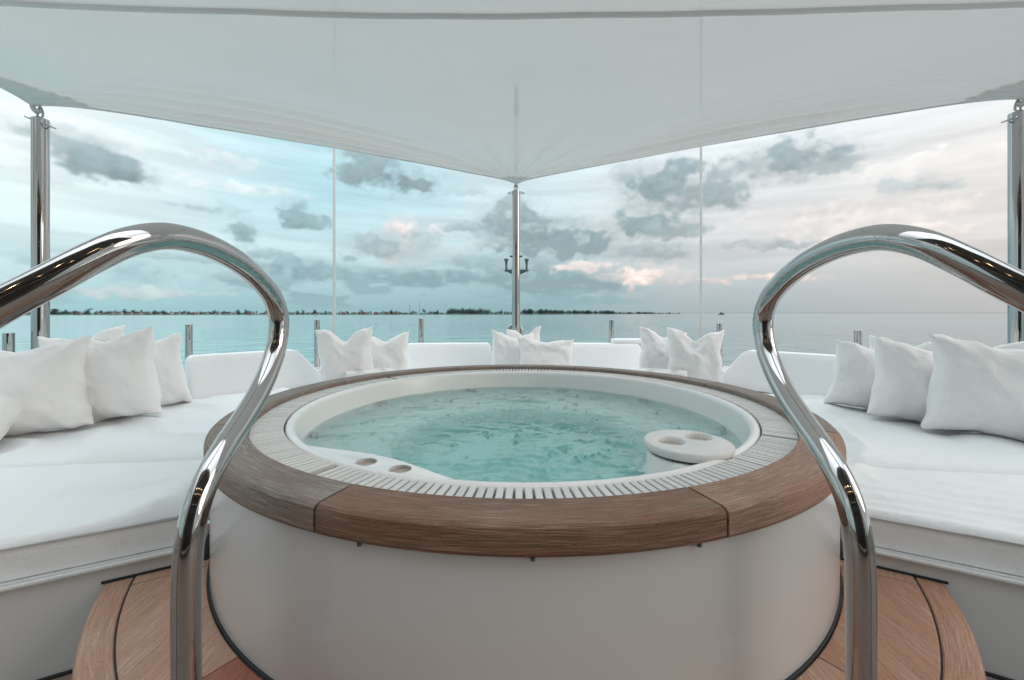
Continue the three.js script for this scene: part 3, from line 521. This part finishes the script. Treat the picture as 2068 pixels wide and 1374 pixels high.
// ---------------------------------------------------------------- teak step round the front of the tub
{
  const st = thing('tub_step', 'curved teak step with black caulked joints running round the front of the hot tub', 'step', [TX, 0, TZ]);
  const a0 = END, a1 = 2 * Math.PI - END, gap = 0.0045;
  const P = (r0, r1, y0, y1, c = 0.003) => [[r0, y0], [r0, y1 - c], [r0 + c, y1], [r1 - c, y1], [r1, y1 - c], [r1, y0]].reverse();
  mesh('riser', sweep([[1.24, 0.004], [1.24, 0.226], [1.498, 0.226], [1.498, 0.004]].reverse(), a0, a1, 64, 0, 0.5, true), M.gelcoat, st);
  mesh('caulk_bed', sweep([[1.242, 0.226], [1.242, 0.246], [1.500, 0.246], [1.500, 0.226]].reverse(), a0 + 0.001, a1 - 0.001, 64, 0, 0.5, true), M.caulk, st);
  const br = 1.44, nose = [[br + gap, 0.228], [br + gap, 0.247], [br + gap + 0.003, 0.25], [1.503, 0.25], [1.511, 0.2475], [1.515, 0.240], [1.515, 0.232], [1.511, 0.2275]].reverse();
  const cuts = [a0 + 0.004, 160 * D2R, 200 * D2R, a1 - 0.004];
  for (let k = 0; k < 3; k++) mesh('border_plank', sweep(nose, cuts[k] + 0.0015, cuts[k + 1] - 0.0015, 24, k * 0.9, 0.5, true), k === 2 ? M.teakDeckB : M.teakDeck, st);
  const m = 0.05 / 1.35;                                      // margin plank along each sofa end
  mesh('margin_plank', sweep(P(1.2425, br, 0.228, 0.25), a0 + 0.004, a0 + m, 3, 0.3, 0.5, true), M.teakDeckB, st);
  mesh('margin_plank', sweep(P(1.2425, br, 0.228, 0.25), a1 - m, a1 - 0.004, 3, 0.6, 0.5, true), M.teakDeckB, st);
  const f0 = a0 + m + 0.0025, f1 = a1 - m - 0.0025, nP = 5;
  for (let k = 0; k < nP; k++) {
    const b0 = lerp(f0, f1, k / nP) + (k ? 0.0015 : 0), b1 = lerp(f0, f1, (k + 1) / nP) - (k < nP - 1 ? 0.0015 : 0);
    const g = sweep(P(1.2425, br, 0.228, 0.25), b0, b1, 12, 0, 0.5, true), p = g.attributes.position, uv = g.attributes.uv;
    for (let i = 0; i < p.count; i++) { uv.setXY(i, p.getZ(i) + k * 0.31, p.getX(i) + p.getY(i)); }
    mesh('field_plank', g, [M.teakDeck, M.teakDeckB, M.teakDeck, M.teakWet, M.teakDeckB][k], st);
  }
}

// ---------------------------------------------------------------- steel handrails
{
  // [forward, height from eye level, sideways lean away from the tub axis]
  const side = [[0.788, -1.1], [0.788, -0.9], [0.788, -0.7], [0.788, -0.58], [0.789, -0.51], [0.793, -0.455], [0.803, -0.408], [0.820, -0.368], [0.848, -0.330], [0.895, -0.287], [0.952, -0.244], [1.010, -0.196], [1.060, -0.138], [1.094, -0.075], [1.100, -0.014], [1.076, 0.036], [1.022, 0.078], [0.958, 0.109], [0.886, 0.130], [0.805, 0.141], [0.735, 0.137, 0.004], [0.690, 0.118, 0.022], [0.655, 0.086, 0.048], [0.622, 0.048, 0.078], [0.592, 0.010, 0.112], [0.555, -0.040, 0.15], [0.510, -0.105, 0.185], [0.475, -0.19, 0.205], [0.462, -0.30, 0.21], [0.460, -0.5, 0.21], [0.460, -0.9, 0.21], [0.460, -1.1, 0.21]];
  const make = (x, dz, label) => {
    const o = thing('handrail', label, 'handrail', [x, 0, -0.788 - dz], 0, 'handrails at the hot tub steps');
    const sg = Math.sign(x), pts = side.map(([z, h, l = 0]) => V(sg * l, Math.max(h + CAM_Y, 0.002), -(z - 0.788)));
    pts[0].y = 0.25;  // foot on the step
    const list = pts.filter((q, i) => !(i > 0 && i < 6 && q.y < 0.27));
    mesh('rail', tube(list, 0.0242, 280, 28), M.steel, o);
    mesh('base_flange', new THREE.LatheGeometry([[0, 0], [0.05, 0], [0.05, 0.006], [0.045, 0.01], [0.03, 0.012], [0.026, 0.02]].map(q => new THREE.Vector2(...q)), 32).translate(0, 0.25, 0), M.steel, o);
    mesh('base_flange', new THREE.LatheGeometry([[0, 0], [0.05, 0], [0.05, 0.006], [0.045, 0.01], [0.03, 0.012], [0.026, 0.02]].map(q => new THREE.Vector2(...q)), 32).translate(sg * 0.21, 0.001, 0.328), M.steel, o);
  };
  make(-0.62, 0, 'polished steel swan neck handrail standing on the left end of the teak step');
  make(0.675, 0.012, 'polished steel swan neck handrail standing on the right end of the teak step');
}

// ---------------------------------------------------------------- rail posts with glass panels
{
  const posts = [[17, 3.0, 672, 0.031], [381, 4.1, 655, 0.031], [640, 4.75, 646, 0.030], [850, 5.0, 643, 0.030], [1235, 5.0, 646, 0.029], [1453, 4.72, 653, 0.030], [1733, 3.9, 667, 0.031], [2150, 2.6, 684, 0.031]];
  const where = ['beyond the big plump pillow at the left pole', 'behind the narrow looking pillow on the left', 'next to the tall dented corner pillow', 'behind the wedge backrest left of the central pole', 'behind the wedge backrest right of the central pole', 'next to the two peaked corner pillow', 'above the small creased pillow on the right', 'beyond the biggest pillow at the right pole'];
  const pts = posts.map(([u, d, v]) => V(pix(u, d), CAM_Y - (v - HORIZON) / FOCAL * d, -d));
  pts.forEach((q, i) => {
    const t = thing('rail_post', 'short polished steel post ' + where[i], 'post', [q.x, 0.482, q.z], 0, 'steel rail posts along the deck edge'), h = q.y - 0.482, r = posts[i][3];
    mesh('post', new THREE.LatheGeometry([[0, 0], [r, 0], [r, h - 0.004], [r - 0.004, h], [0, h]].map(a => new THREE.Vector2(...a)), 28), M.steel, t);
    mesh('foot_plate', cyl(r * 1.7, 0.012, 0, 0.001, 0, 28), M.steel, t);
  });
  const names = ['between the two posts behind the left pillows', 'between the left wedge backrest and the corner post', 'behind the two left corner pillows', 'behind the central awning pole', 'behind the two right corner pillows', 'behind the right wedge backrest', 'behind the overlapping pillows on the right'];
  for (let i = 0; i < 7; i++) {
    const a = pts[i], b = pts[i + 1], dx = b.x - a.x, dz = b.z - a.z, l = Math.hypot(dx, dz), ux = dx / l, uz = dz / l, s = 0.045;
    const p0 = [a.x + ux * s, a.z + uz * s], p1 = [b.x - ux * s, b.z - uz * s], y0 = 0.50, ya = a.y - 0.06, yb = b.y - 0.06;
    const g = new THREE.BufferGeometry(); g.setAttribute('position', new THREE.Float32BufferAttribute([p0[0], y0, p0[1], p1[0], y0, p1[1], p1[0], yb, p1[1], p0[0], y0, p0[1], p1[0], yb, p1[1], p0[0], ya, p0[1]], 3)); g.setAttribute('uv', new THREE.Float32BufferAttribute([0, 0, 1, 0, 1, 1, 0, 0, 1, 1, 0, 1], 2)); g.computeVertexNormals();
    tag(mesh('glass_panel', g, M.pane), 'clear glass wind screen panel ' + names[i], 'glass panel', 'glass panels between the rail posts');
  }
}

// ---------------------------------------------------------------- awning poles, mast, antennas
const PL = V(pix(81, 3.1), 2.56, -3.1), PC = V(pix(1042, 5.0), 2.585, -5.0), PR = V(pix(2056, 3.0), 2.56, -3.0);
[[PL, 'thick polished steel pole holding the left corner of the awning', 1], [PC, 'polished steel pole holding the far central corner of the awning', 0], [PR, 'thick polished steel pole holding the right corner of the awning', -1]].forEach(([q, label, s]) => {
  const t = thing('awning_pole', label, 'pole', [q.x, 0.48, q.z], 0, 'steel poles under the awning'), h = q.y - 0.48;
  mesh('pole', new THREE.LatheGeometry([[0, 0], [0.049, 0], [0.049, h - 0.01], [0.044, h], [0, h]].map(a => new THREE.Vector2(...a)), 40), M.steel, t);
  mesh('foot_plate', cyl(0.085, 0.014, 0, 0.001, 0, 32), M.steel, t);
  for (const k of [-1, 1]) mesh('eye_ring', new THREE.TorusGeometry(0.035, 0.0065, 10, 28).rotateX(Math.PI / 2).rotateZ(-s * 0.35).translate(k * 0.062, h - 0.03 - k * s * 0.025, 0), M.steel, t);
  mesh('shackle', tube([V(-0.012, h - 0.01, 0), V(-0.02, h + 0.04, 0), V(0, h + 0.085, 0), V(0.02, h + 0.04, 0), V(0.012, h - 0.01, 0)], 0.008, 24, 10), M.steel, t);
  if (s === 0) mesh('cross_pin', new THREE.CylinderGeometry(0.012, 0.012, 0.15, 12).rotateZ(Math.PI / 2).translate(0, CAM_Y + (HORIZON - 518) / FOCAL * 5 - 0.48, 0), M.fitting, t);
});
{
  const d = 6.4, x = pix(1043, d), y = v => CAM_Y + (HORIZON - v) / FOCAL * d, s = d / FOCAL;
  const t = thing('bow_mast', 'slim bow mast with two upright lanterns on a bracket, behind the central awning pole', 'mast', [x, -0.3, -d]);
  const Y = v => y(v) + 0.3;
  mesh('pole', cyl(0.03, Y(172), 0, 0, 0, 20, 0.022), M.antenna, t);
  const plate = new THREE.LatheGeometry([[0, 0.0], [0.06, -0.02], [24 * s, 0.035], [26 * s, 0.045], [0.06, 0.075], [0, 0.075]].map(a => new THREE.Vector2(...a)), 32); plate.scale(1, 1, 0.45); plate.translate(0, Y(552), 0); mesh('bracket', plate, M.fitting, t);
  for (const k of [-1, 1]) {
    const l = mesh('lantern', new THREE.LatheGeometry([[0, 0], [2.1 * s, 0], [2.1 * s, 12 * s], [2.6 * s, 13 * s], [2.6 * s, 18 * s], [4.6 * s, 22 * s], [4.6 * s, 24 * s], [0, 24.5 * s]].map(a => new THREE.Vector2(...a)), 20).translate(k * 20.5 * s, Y(547), 0), M.fitting, t);
    mesh('cable_loop', tube([V(k * 23 * s, Y(548), 0), V(k * 20 * s, Y(557), 0.02), V(k * 16 * s, Y(562), 0.02), V(k * 11 * s, Y(560), 0.02), V(k * 8 * s, Y(553), 0)], 0.007, 30, 8), M.antenna, t);
  }
  mesh('mast_light', new THREE.LatheGeometry([[0, 0], [0.05, 0], [0.03, 0.3], [0.045, 0.36], [0.045, 0.46], [0, 0.48]].map(a => new THREE.Vector2(...a)), 20).translate(0, Y(235), 0), M.fitting, t);
}
[[675, 'left'], [1416, 'right']].forEach(([u, s]) => {
  const d = 5.6, t = thing('whip_antenna', `slim white whip antenna rising past the awning edge behind the ${s === 'left' ? 'tall dented' : 'two peaked'} corner pillow`, 'antenna', [pix(u, d), -0.3, -d], 0, 'whip antennas at the bow');
  mesh('whip', cyl(0.02, 7.2, 0, 0, 0, 14, 0.014), M.antenna, t);
  mesh('ferrule', cyl(0.034, 0.5, 0, 0, 0, 16, 0.03), M.antenna, t);
});
{ // chrome bell at the foot of the central pole
  const t = thing('ship_bell', 'round chrome fitting with concentric rings at the foot of the central awning pole', 'bell', [PC.x - 0.012, 0.5, PC.z - 0.2]);
  const Y = CAM_Y - (670 - HORIZON) / FOCAL * 5.2 - 0.5;
  mesh('stem', cyl(0.025, Y, 0, 0, -0.04, 16), M.steel, t);
  mesh('ring', new THREE.TorusGeometry(0.088, 0.017, 14, 48).translate(0, Y, 0), M.steel, t);
  mesh('inner_ring', new THREE.TorusGeometry(0.048, 0.014, 14, 40).translate(0, Y, 0), M.steel, t);
  mesh('dish', new THREE.LatheGeometry([[0, 0.0], [0.03, 0.012], [0.086, 0.03], [0.09, 0.05], [0.03, 0.07], [0, 0.07]].map(a => new THREE.Vector2(...a)), 40).rotateX(-Math.PI / 2).translate(0, Y, -0.0), M.steel, t);
}

// ---------------------------------------------------------------- awning
const AWN_Y = 2.70, AWN_REAR = 0.5;
{
  const A = V(PL.x - 0.04, 0, -PL.z - 0.02), C = V(PC.x, 0, -PC.z), B = V(PR.x + 0.03, 0, -PR.z - 0.02);   // plan, forward positive
  const front = x => { const L = x < C.x ? A : B, t = clamp((x - L.x) / (C.x - L.x)); return lerp(L.z, C.z, t) - 0.07 * Math.sin(Math.PI * t); };
  const height = (x, z) => {
    const L = x < C.x ? A : B, t = clamp((x - L.x) / (C.x - L.x)), d = Math.max(0, (front(x) - z) * 0.88);
    let y = AWN_Y - 0.05 * Math.sin(Math.PI * clamp((x - A.x) / (B.x - A.x))) * sstep(0, 1.2, d);
    const w = 0.10 + 0.62 * Math.pow(Math.sin(Math.PI * clamp(t, 0.02, 0.98)), 0.8), q = d / w;
    if (q < 1.25) y += 0.15 * (0.6 - Math.abs(Math.sin(q * 3.1416 * 4.3 + fbm(t * 4, q * 2, 2) * 0.7)) ** 0.7) * sstep(0.02, 0.2, q) * Math.pow(clamp(1 - q / 1.25), 0.9) * Math.sin(Math.PI * clamp(t, 0.0, 1)) ** 1.3;
    const dc = Math.hypot(x - C.x, z - C.z), dl = Math.hypot(x - L.x, z - L.z);
    const ang = Math.atan2(x - C.x, C.z - z); y += 0.035 * Math.sin(ang * 25) * Math.exp(-dc / 0.9) * sstep(0.05, 0.4, dc) * sstep(0, 0.12, d);
    y -= 0.035 * Math.exp(-dc / 0.10) + 0.05 * Math.exp(-dl / 0.16);
    y += fbm(x * 0.7, z * 0.7, 3) * 0.012 + fbm(x * 3, z * 1.4 + 5, 2) * 0.0016;
    return y;
  };
  const nx = 300, nz = 150;
  const surf = grid(nx, nz, (a, b) => {
    const s = a < 0.5 ? 1 - Math.pow(1 - a * 2, 1) : 1 - (a - 0.5) * 2, x = a < 0.5 ? lerp(A.x, C.x, a * 2) : lerp(C.x, B.x, (a - 0.5) * 2);
    const bb = 1 - Math.pow(1 - b, 2.0), z = lerp(AWN_REAR, front(x), bb); return V(x, height(x, z), -z);
  });
  const t = thing('awning', 'large taut pale grey fabric awning stretched over the hot tub between three steel poles', 'awning', [0, 0, 0]);
  mesh('canopy', surf, M.awning, t);
  // hem along the free edges
  const hem = []; for (let i = 0; i <= 120; i++) { const x = lerp(A.x, B.x, i / 120), z = front(x); hem.push(V(x, height(x, z) - 0.004, -z)); }
  mesh('hem', tube(hem, 0.007, 300, 8), M.awningBand, t);
  // sewn pocket across the canopy
  const band = grid(120, 4, (a, b) => { const x = lerp(A.x + 0.02, B.x - 0.02, a), z = 2.150 - 0.09 * Math.pow(x / 3.5, 2) + (b - 0.5) * 0.042; return V(x, height(x, z) - 0.006 - 0.014 * Math.sin(Math.PI * b), -z); });
  mesh('seam_pocket', band, M.awningBand, t);
  // doubled corner patches
  const patch = (P, f0, f1, r) => grid(90, 50, (a, b) => { const f = lerp(f0, f1, a), rr = lerp(0.0, r * (0.75 + 0.25 * Math.abs(a - 0.5) * 2), b), x = P.x + Math.sin(f) * rr, z = Math.min(front(clamp(x, A.x, B.x)) - 0.002, P.z - Math.cos(f) * rr); return V(clamp(x, A.x, B.x), height(clamp(x, A.x, B.x), z) - 0.009, -z); });
  mesh('corner_patch', patch(C, -1.08, 1.08, 0.24), M.awningBand, t);
  mesh('corner_patch', patch(A, 0.0, 2.06, 0.36), M.awningBand, t);
  mesh('corner_patch', patch(B, 0.0, -2.06, 0.36), M.awningBand, t);
  for (const P of [A, C, B]) { const q = P === A ? PL : P === B ? PR : PC; mesh('corner_strap', tube([V(P.x, height(P.x, P.z) - 0.004, -P.z), V(lerp(P.x, q.x, 0.5), lerp(height(P.x, P.z), q.y, 0.5), lerp(-P.z, q.z, 0.5)), V(q.x, q.y + 0.06, q.z)], 0.016, 8, 8), M.awningBand, t); }
}

// ---------------------------------------------------------------- deckhouse behind the camera (mirrored in the steel)
{
  const t = thing('deckhouse', 'dark panelled deckhouse with two tall windows under a roof overhang, behind the viewer', 'deckhouse', [TX, 0, 2.1]);
  mesh('wall', box(4.2, 2.75, 0.12, 0, 1.375, 0.06), M.brownPanel, t);
  mesh('side_wall', box(0.12, 2.75, 3.0, -2.04, 1.375, 1.65), M.brownPanel, t);
  mesh('side_wall', box(0.12, 2.75, 3.0, 2.04, 1.375, 1.65), M.brownPanel, t);
  mesh('roof', box(4.8, 0.16, 5.2, 0, 2.84, 0.85, 0.04), M.ceiling, t);
  for (let k = 0; k < 2; k++) { const w = mesh('window', box(1.2, 1.9, 0.03, -0.66 + k * 1.32, 1.2, -0.02, 0.01), M.darkGlass, t); mesh('frame', merge([box(1.26, 0.04, 0.05, -0.66 + k * 1.32, 2.18, -0.03), box(1.26, 0.04, 0.05, -0.66 + k * 1.32, 0.22, -0.03)]), M.gelcoat, w); }
  const glow = new THREE.MeshStandardMaterial({ color: 0xffffff, emissive: new THREE.Color(1.0, 0.66, 0.36), emissiveIntensity: 9 });
  for (let i = 0; i < 4; i++) for (let j = 0; j < 2; j++) {
    const x = TX - 1.35 + i * 0.9, z = 1.3 + j * 0.45;
    const l = thing('ceiling_light', 'small round warm downlight in the roof overhang of the deckhouse', 'light', [x, 2.755, z], 0, 'downlights in the deckhouse roof');
    mesh('trim', new THREE.TorusGeometry(0.05, 0.008, 8, 24).rotateX(Math.PI / 2), M.steel, l);
    mesh('lamp_lens', new THREE.CylinderGeometry(0.045, 0.045, 0.006, 24), glow, l);
    const s = new THREE.SpotLight(new THREE.Color(1, 0.72, 0.45), 0.35, 6, 1.0, 0.6, 2); s.position.set(x, 2.745, z); s.target.position.set(x, 0, z); s.castShadow = true; scene.add(s, s.target);
  }
}

// ---------------------------------------------------------------- far shore
{
  const foliage = new THREE.MeshStandardMaterial({ color: new THREE.Color().setRGB(0.040, 0.074, 0.070), roughness: 0.9 });
  const foliageB = new THREE.MeshStandardMaterial({ color: new THREE.Color().setRGB(0.048, 0.080, 0.070), roughness: 0.9 });
  const bark = new THREE.MeshStandardMaterial({ color: new THREE.Color().setRGB(0.06, 0.06, 0.055), roughness: 0.9 });
  const land = new THREE.MeshStandardMaterial({ color: new THREE.Color().setRGB(0.055, 0.075, 0.065), roughness: 0.95 });
  const depthAt = u => u < 1034 ? lerp(1000, 1500, clamp((u + 100) / 1134)) : lerp(1500, 2700, Math.pow(clamp((u - 1034) / 360), 1.3));
  const at = (u, extra = 0) => { const d = depthAt(u) + extra; return V(pix(u, d), SEA, -d); };
  { // low land strip
    const g = grid(200, 6, (a, b) => { const u = lerp(-500, 1392, a), q = at(u, b * 220), e = sstep(1.0, 0.93, a); return V(q.x, SEA + (b === 0 ? -0.5 : (2.6 + 1.4 * fbm(u * 0.03, b * 3, 3)) * e * Math.sin(Math.PI * Math.min(0.6, b))), q.z); });
    structure(mesh('island', g, land), 'low green island along the horizon');
  }
  const crown = (seed, w, h, n) => {
    const r = rng(seed), pos = [];
    const blobs = [...Array(7)].map(() => [(r() - 0.5) * w * 0.7, (0.25 + r() * 0.6) * h, (r() - 0.5) * w * 0.5, (0.22 + r() * 0.2) * w]);
    for (let i = 0; i < n; i++) { const b = blobs[Math.floor(r() * 7)], th = r() * 6.283, ph = Math.acos(2 * r() - 1), rr = b[3] * (0.55 + 0.5 * r()); const c = V(b[0] + rr * Math.sin(ph) * Math.cos(th), b[1] + rr * 0.75 * Math.cos(ph), b[2] + rr * Math.sin(ph) * Math.sin(th)); const s = w * 0.085; for (let k = 0; k < 3; k++) pos.push(c.x + (r() - 0.5) * s * 2, c.y + (r() - 0.5) * s * 2, c.z + (r() - 0.5) * s * 2); }
    const g = new THREE.BufferGeometry(); g.setAttribute('position', new THREE.Float32BufferAttribute(pos, 3)); g.computeVertexNormals(); g.setAttribute('uv', new THREE.Float32BufferAttribute(new Float32Array(pos.length / 3 * 2), 2)); return g;
  };
  const kinds = [[1, 11, 9, 420], [2, 9, 11, 380], [3, 14, 9, 460], [4, 7, 8, 300]].map(([s, w, h, n]) => [crown(s, w, h, n), h]);
  const trunkG = new THREE.CylinderGeometry(0.25, 0.45, 5, 7).translate(0, 2, 0);
  const firsts = [null, null, null, null], treeLabel = ['round dark tree on the far shore of the island', 'tall dark tree on the far shore of the island', 'wide spreading dark tree on the far shore of the island', 'small dark tree on the far shore of the island'];
  const tree = (u, k, s, extra) => {
    let o = firsts[k];
    if (!o) { o = firsts[k] = thing('shore_tree', treeLabel[k], 'tree', [0, 0, 0], 0, 'trees along the island shore, ' + ['round', 'tall', 'wide', 'small'][k]); mesh('trunk', trunkG, bark, o); const c = mesh('crown', kinds[k][0], k % 2 ? foliageB : foliage, o); c.position.y = 2.4; }
    else o = copyOf(o);
    const q = at(u, extra); o.position.set(q.x, SEA + 0.8, q.z); o.scale.setScalar(s * 1.45); o.rotation.y = u * 1.7;
  };
  const rt = rng(31);
  [[110, 2, 1.0], [132, 0, 0.8], [180, 1, 1.0], [205, 3, 0.9], [252, 0, 0.9], [270, 0, 0.8], [285, 1, 0.75], [310, 0, 0.65], [345, 3, 0.7], [372, 3, 0.8], [398, 3, 0.7], [420, 0, 0.55], [452, 3, 0.8], [480, 0, 0.9], [496, 1, 0.9], [518, 3, 0.8], [600, 3, 0.9], [612, 1, 0.8], [636, 0, 0.95], [658, 3, 0.9], [690, 3, 0.8], [730, 1, 0.9], [748, 3, 0.8], [790, 0, 0.9], [800, 1, 0.7], [856, 1, 1.05], [884, 0, 0.9], [150, 3, 0.8], [228, 3, 0.7], [330, 0, 0.7], [540, 0, 0.8], [575, 0, 0.8], [1072, 2, 1.15], [1090, 0, 1.1], [1105, 2, 0.95], [1124, 0, 0.85], [1312, 0, 0.8], [1352, 0, 0.65], [1372, 3, 0.7], [1012, 0, 0.9], [985, 3, 0.9], [40, 2, 0.9], [10, 0, 0.9], [-40, 2, 1]].forEach(([u, k, s]) => tree(u, k, s, 20 + rt() * 60));
  // continuous woods
  const bush = crown(9, 12, 8, 200), n = 1100, im = new THREE.InstancedMesh(bush, foliage, n), mt = new THREE.Matrix4(), r = rng(8);
  for (let i = 0; i < n; i++) {
    let u, s; const k = r();
    if (k < 0.05) { u = 905 + r() * 85; s = 0.7 + r() * 0.55; } else if (k < 0.10) { u = 1050 + r() * 85; s = 0.6 + r() * 0.6; } else if (k < 0.2) { u = 1110 + r() * 130; s = 0.65 + r() * 0.35; } else if (k < 0.27) { u = 1220 + r() * 100; s = 0.4 + r() * 0.3; } else if (k < 0.31) { u = 1300 + r() * 80; s = 0.25 + r() * 0.22; } else { u = -300 + r() * 1380; s = 0.28 + r() * r() * 0.5; }
    const q = at(u, 50 + r() * 130); mt.compose(V(q.x, SEA + 0.6, q.z), new THREE.Quaternion().setFromAxisAngle(V(0, 1, 0), r() * 6.28), V(s * 1.6, s * 2.1, s * 1.4)); im.setMatrixAt(i, mt);
  }
  im.name = 'shore_woods'; im.userData = { kind: 'stuff', label: 'dark belt of woods along the far island', category: 'woods' }; shade(im); scene.add(im);
  // houses
  const wallM = [[0.34, 0.33, 0.31], [0.24, 0.21, 0.19], [0.40, 0.40, 0.40]].map(c => new THREE.MeshStandardMaterial({ color: new THREE.Color().setRGB(...c), roughness: 0.8 }));
  const roofM = [[0.10, 0.085, 0.08], [0.20, 0.10, 0.085], [0.16, 0.16, 0.16]].map(c => new THREE.MeshStandardMaterial({ color: new THREE.Color().setRGB(...c), roughness: 0.8 }));
  const winM = new THREE.MeshStandardMaterial({ color: new THREE.Color().setRGB(0.03, 0.035, 0.04), roughness: 0.2 });
  const roofG = (w, d, h) => { const s = new THREE.Shape([new THREE.Vector2(-w / 2 - 0.5, 0), new THREE.Vector2(w / 2 + 0.5, 0), new THREE.Vector2(w * 0.2, h), new THREE.Vector2(-w * 0.2, h)]); return new THREE.ExtrudeGeometry(s, { depth: d, bevelEnabled: false }).translate(0, 0, -d / 2); };
  const protos = [];
  const styles = [['pale house with a dark roof on the island shore', 'pale shore houses', 0, 0], ['brown house with a reddish roof on the island shore', 'brown shore houses', 1, 1], ['white house with a grey roof on the island shore', 'white shore houses', 2, 2]];
  const house = (u, k, w) => {
    let o = protos[k];
    if (!o) {
      o = protos[k] = thing('shore_house', styles[k][0], 'house', [0, 0, 0], 0, styles[k][1]);
      mesh('wall', box(14, 3.6, 9, 0, 1.8, 0), wallM[k], o); mesh('roof', roofG(14, 10, 2.6).translate(0, 3.6, 0), roofM[k], o);
      for (const x of [-4.5, -1.5, 1.5, 4.5]) mesh('window', box(1.5, 1.5, 0.2, x, 1.9, 4.55), winM, o);
    } else o = copyOf(o);
    const q = at(u, 14); o.position.set(q.x, SEA + 0.35, q.z); o.scale.set(w * 1.15, w * 1.45, w);
  };
  [[160, 1, 0.8], [196, 0, 0.8], [225, 0, 0.9], [242, 2, 0.9], [262, 0, 0.9], [280, 0, 1.0], [300, 1, 0.8], [322, 0, 0.7], [340, 1, 0.7], [358, 0, 0.9], [392, 1, 0.9], [415, 0, 0.9], [440, 2, 0.9], [462, 0, 1], [505, 1, 0.9], [535, 0, 0.8], [592, 0, 0.8], [622, 0, 0.8], [640, 0, 0.9], [668, 2, 0.8], [695, 1, 0.9], [716, 0, 0.9], [736, 1, 1.0], [760, 1, 1.0], [782, 1, 1], [800, 1, 1], [836, 2, 0.7], [866, 0, 0.8], [1108, 1, 0.8], [1122, 1, 0.7], [1000, 0, 0.8], [60, 0, 0.9], [20, 1, 0.9]].forEach(a => house(...a));
  const steelGrey = new THREE.MeshStandardMaterial({ color: new THREE.Color().setRGB(0.16, 0.2, 0.2), roughness: 0.6 });
  [[827, 42], [847, 46]].forEach(([u, h]) => { const q = at(u, 60), t = thing('radio_tower', 'thin radio mast rising above the houses on the island', 'tower', [q.x, SEA + 0.5, q.z], 0, 'pair of radio masts on the island'); mesh('shaft', cyl(0.9, h, 0, 0, 0, 6, 0.35), steelGrey, t); mesh('base_hut', box(4, 3, 4, 0, 1.5, 0), wallM[0], t); });
  { const q = at(376, 40), t = thing('water_tower', 'slender dark chimney like tower among the island houses', 'tower', [q.x, SEA + 0.5, q.z]); mesh('shaft', cyl(1.1, 12, 0, 0, 0, 10, 0.9), steelGrey, t); mesh('cap', cyl(1.4, 1.4, 0, 12, 0, 10, 1.2), steelGrey, t); }
  { // tug boat right of the island
    const d = 1500, t = thing('tug_boat', 'small dark tug boat alone on the water right of the island tip', 'boat', [pix(1457, d), SEA, -d], 0.2), dark = new THREE.MeshStandardMaterial({ color: new THREE.Color().setRGB(0.035, 0.045, 0.05), roughness: 0.6 });
    const s = new THREE.Shape([new THREE.Vector2(-11, 3.2), new THREE.Vector2(-10, -0.5), new THREE.Vector2(9, -0.5), new THREE.Vector2(12, 4.4), new THREE.Vector2(4, 3.2)]);
    mesh('hull', new THREE.ExtrudeGeometry(s, { depth: 6, bevelEnabled: true, bevelSize: 0.4, bevelThickness: 0.4, bevelSegments: 2 }).translate(0, 0, -3), dark, t);
    mesh('cabin', box(7, 5, 4.4, 0.5, 5.4, 0, 0.3), dark, t); mesh('funnel', cyl(0.9, 4, -3.5, 5, 0, 12), dark, t); mesh('boat_mast', cyl(0.35, 9, 1.5, 7.5, 0, 8, 0.15), dark, t);
    mesh('window', box(5.5, 1.1, 4.5, 0.6, 6.8, 0), winM, t);
  }
}

renderer.render(scene, camera);
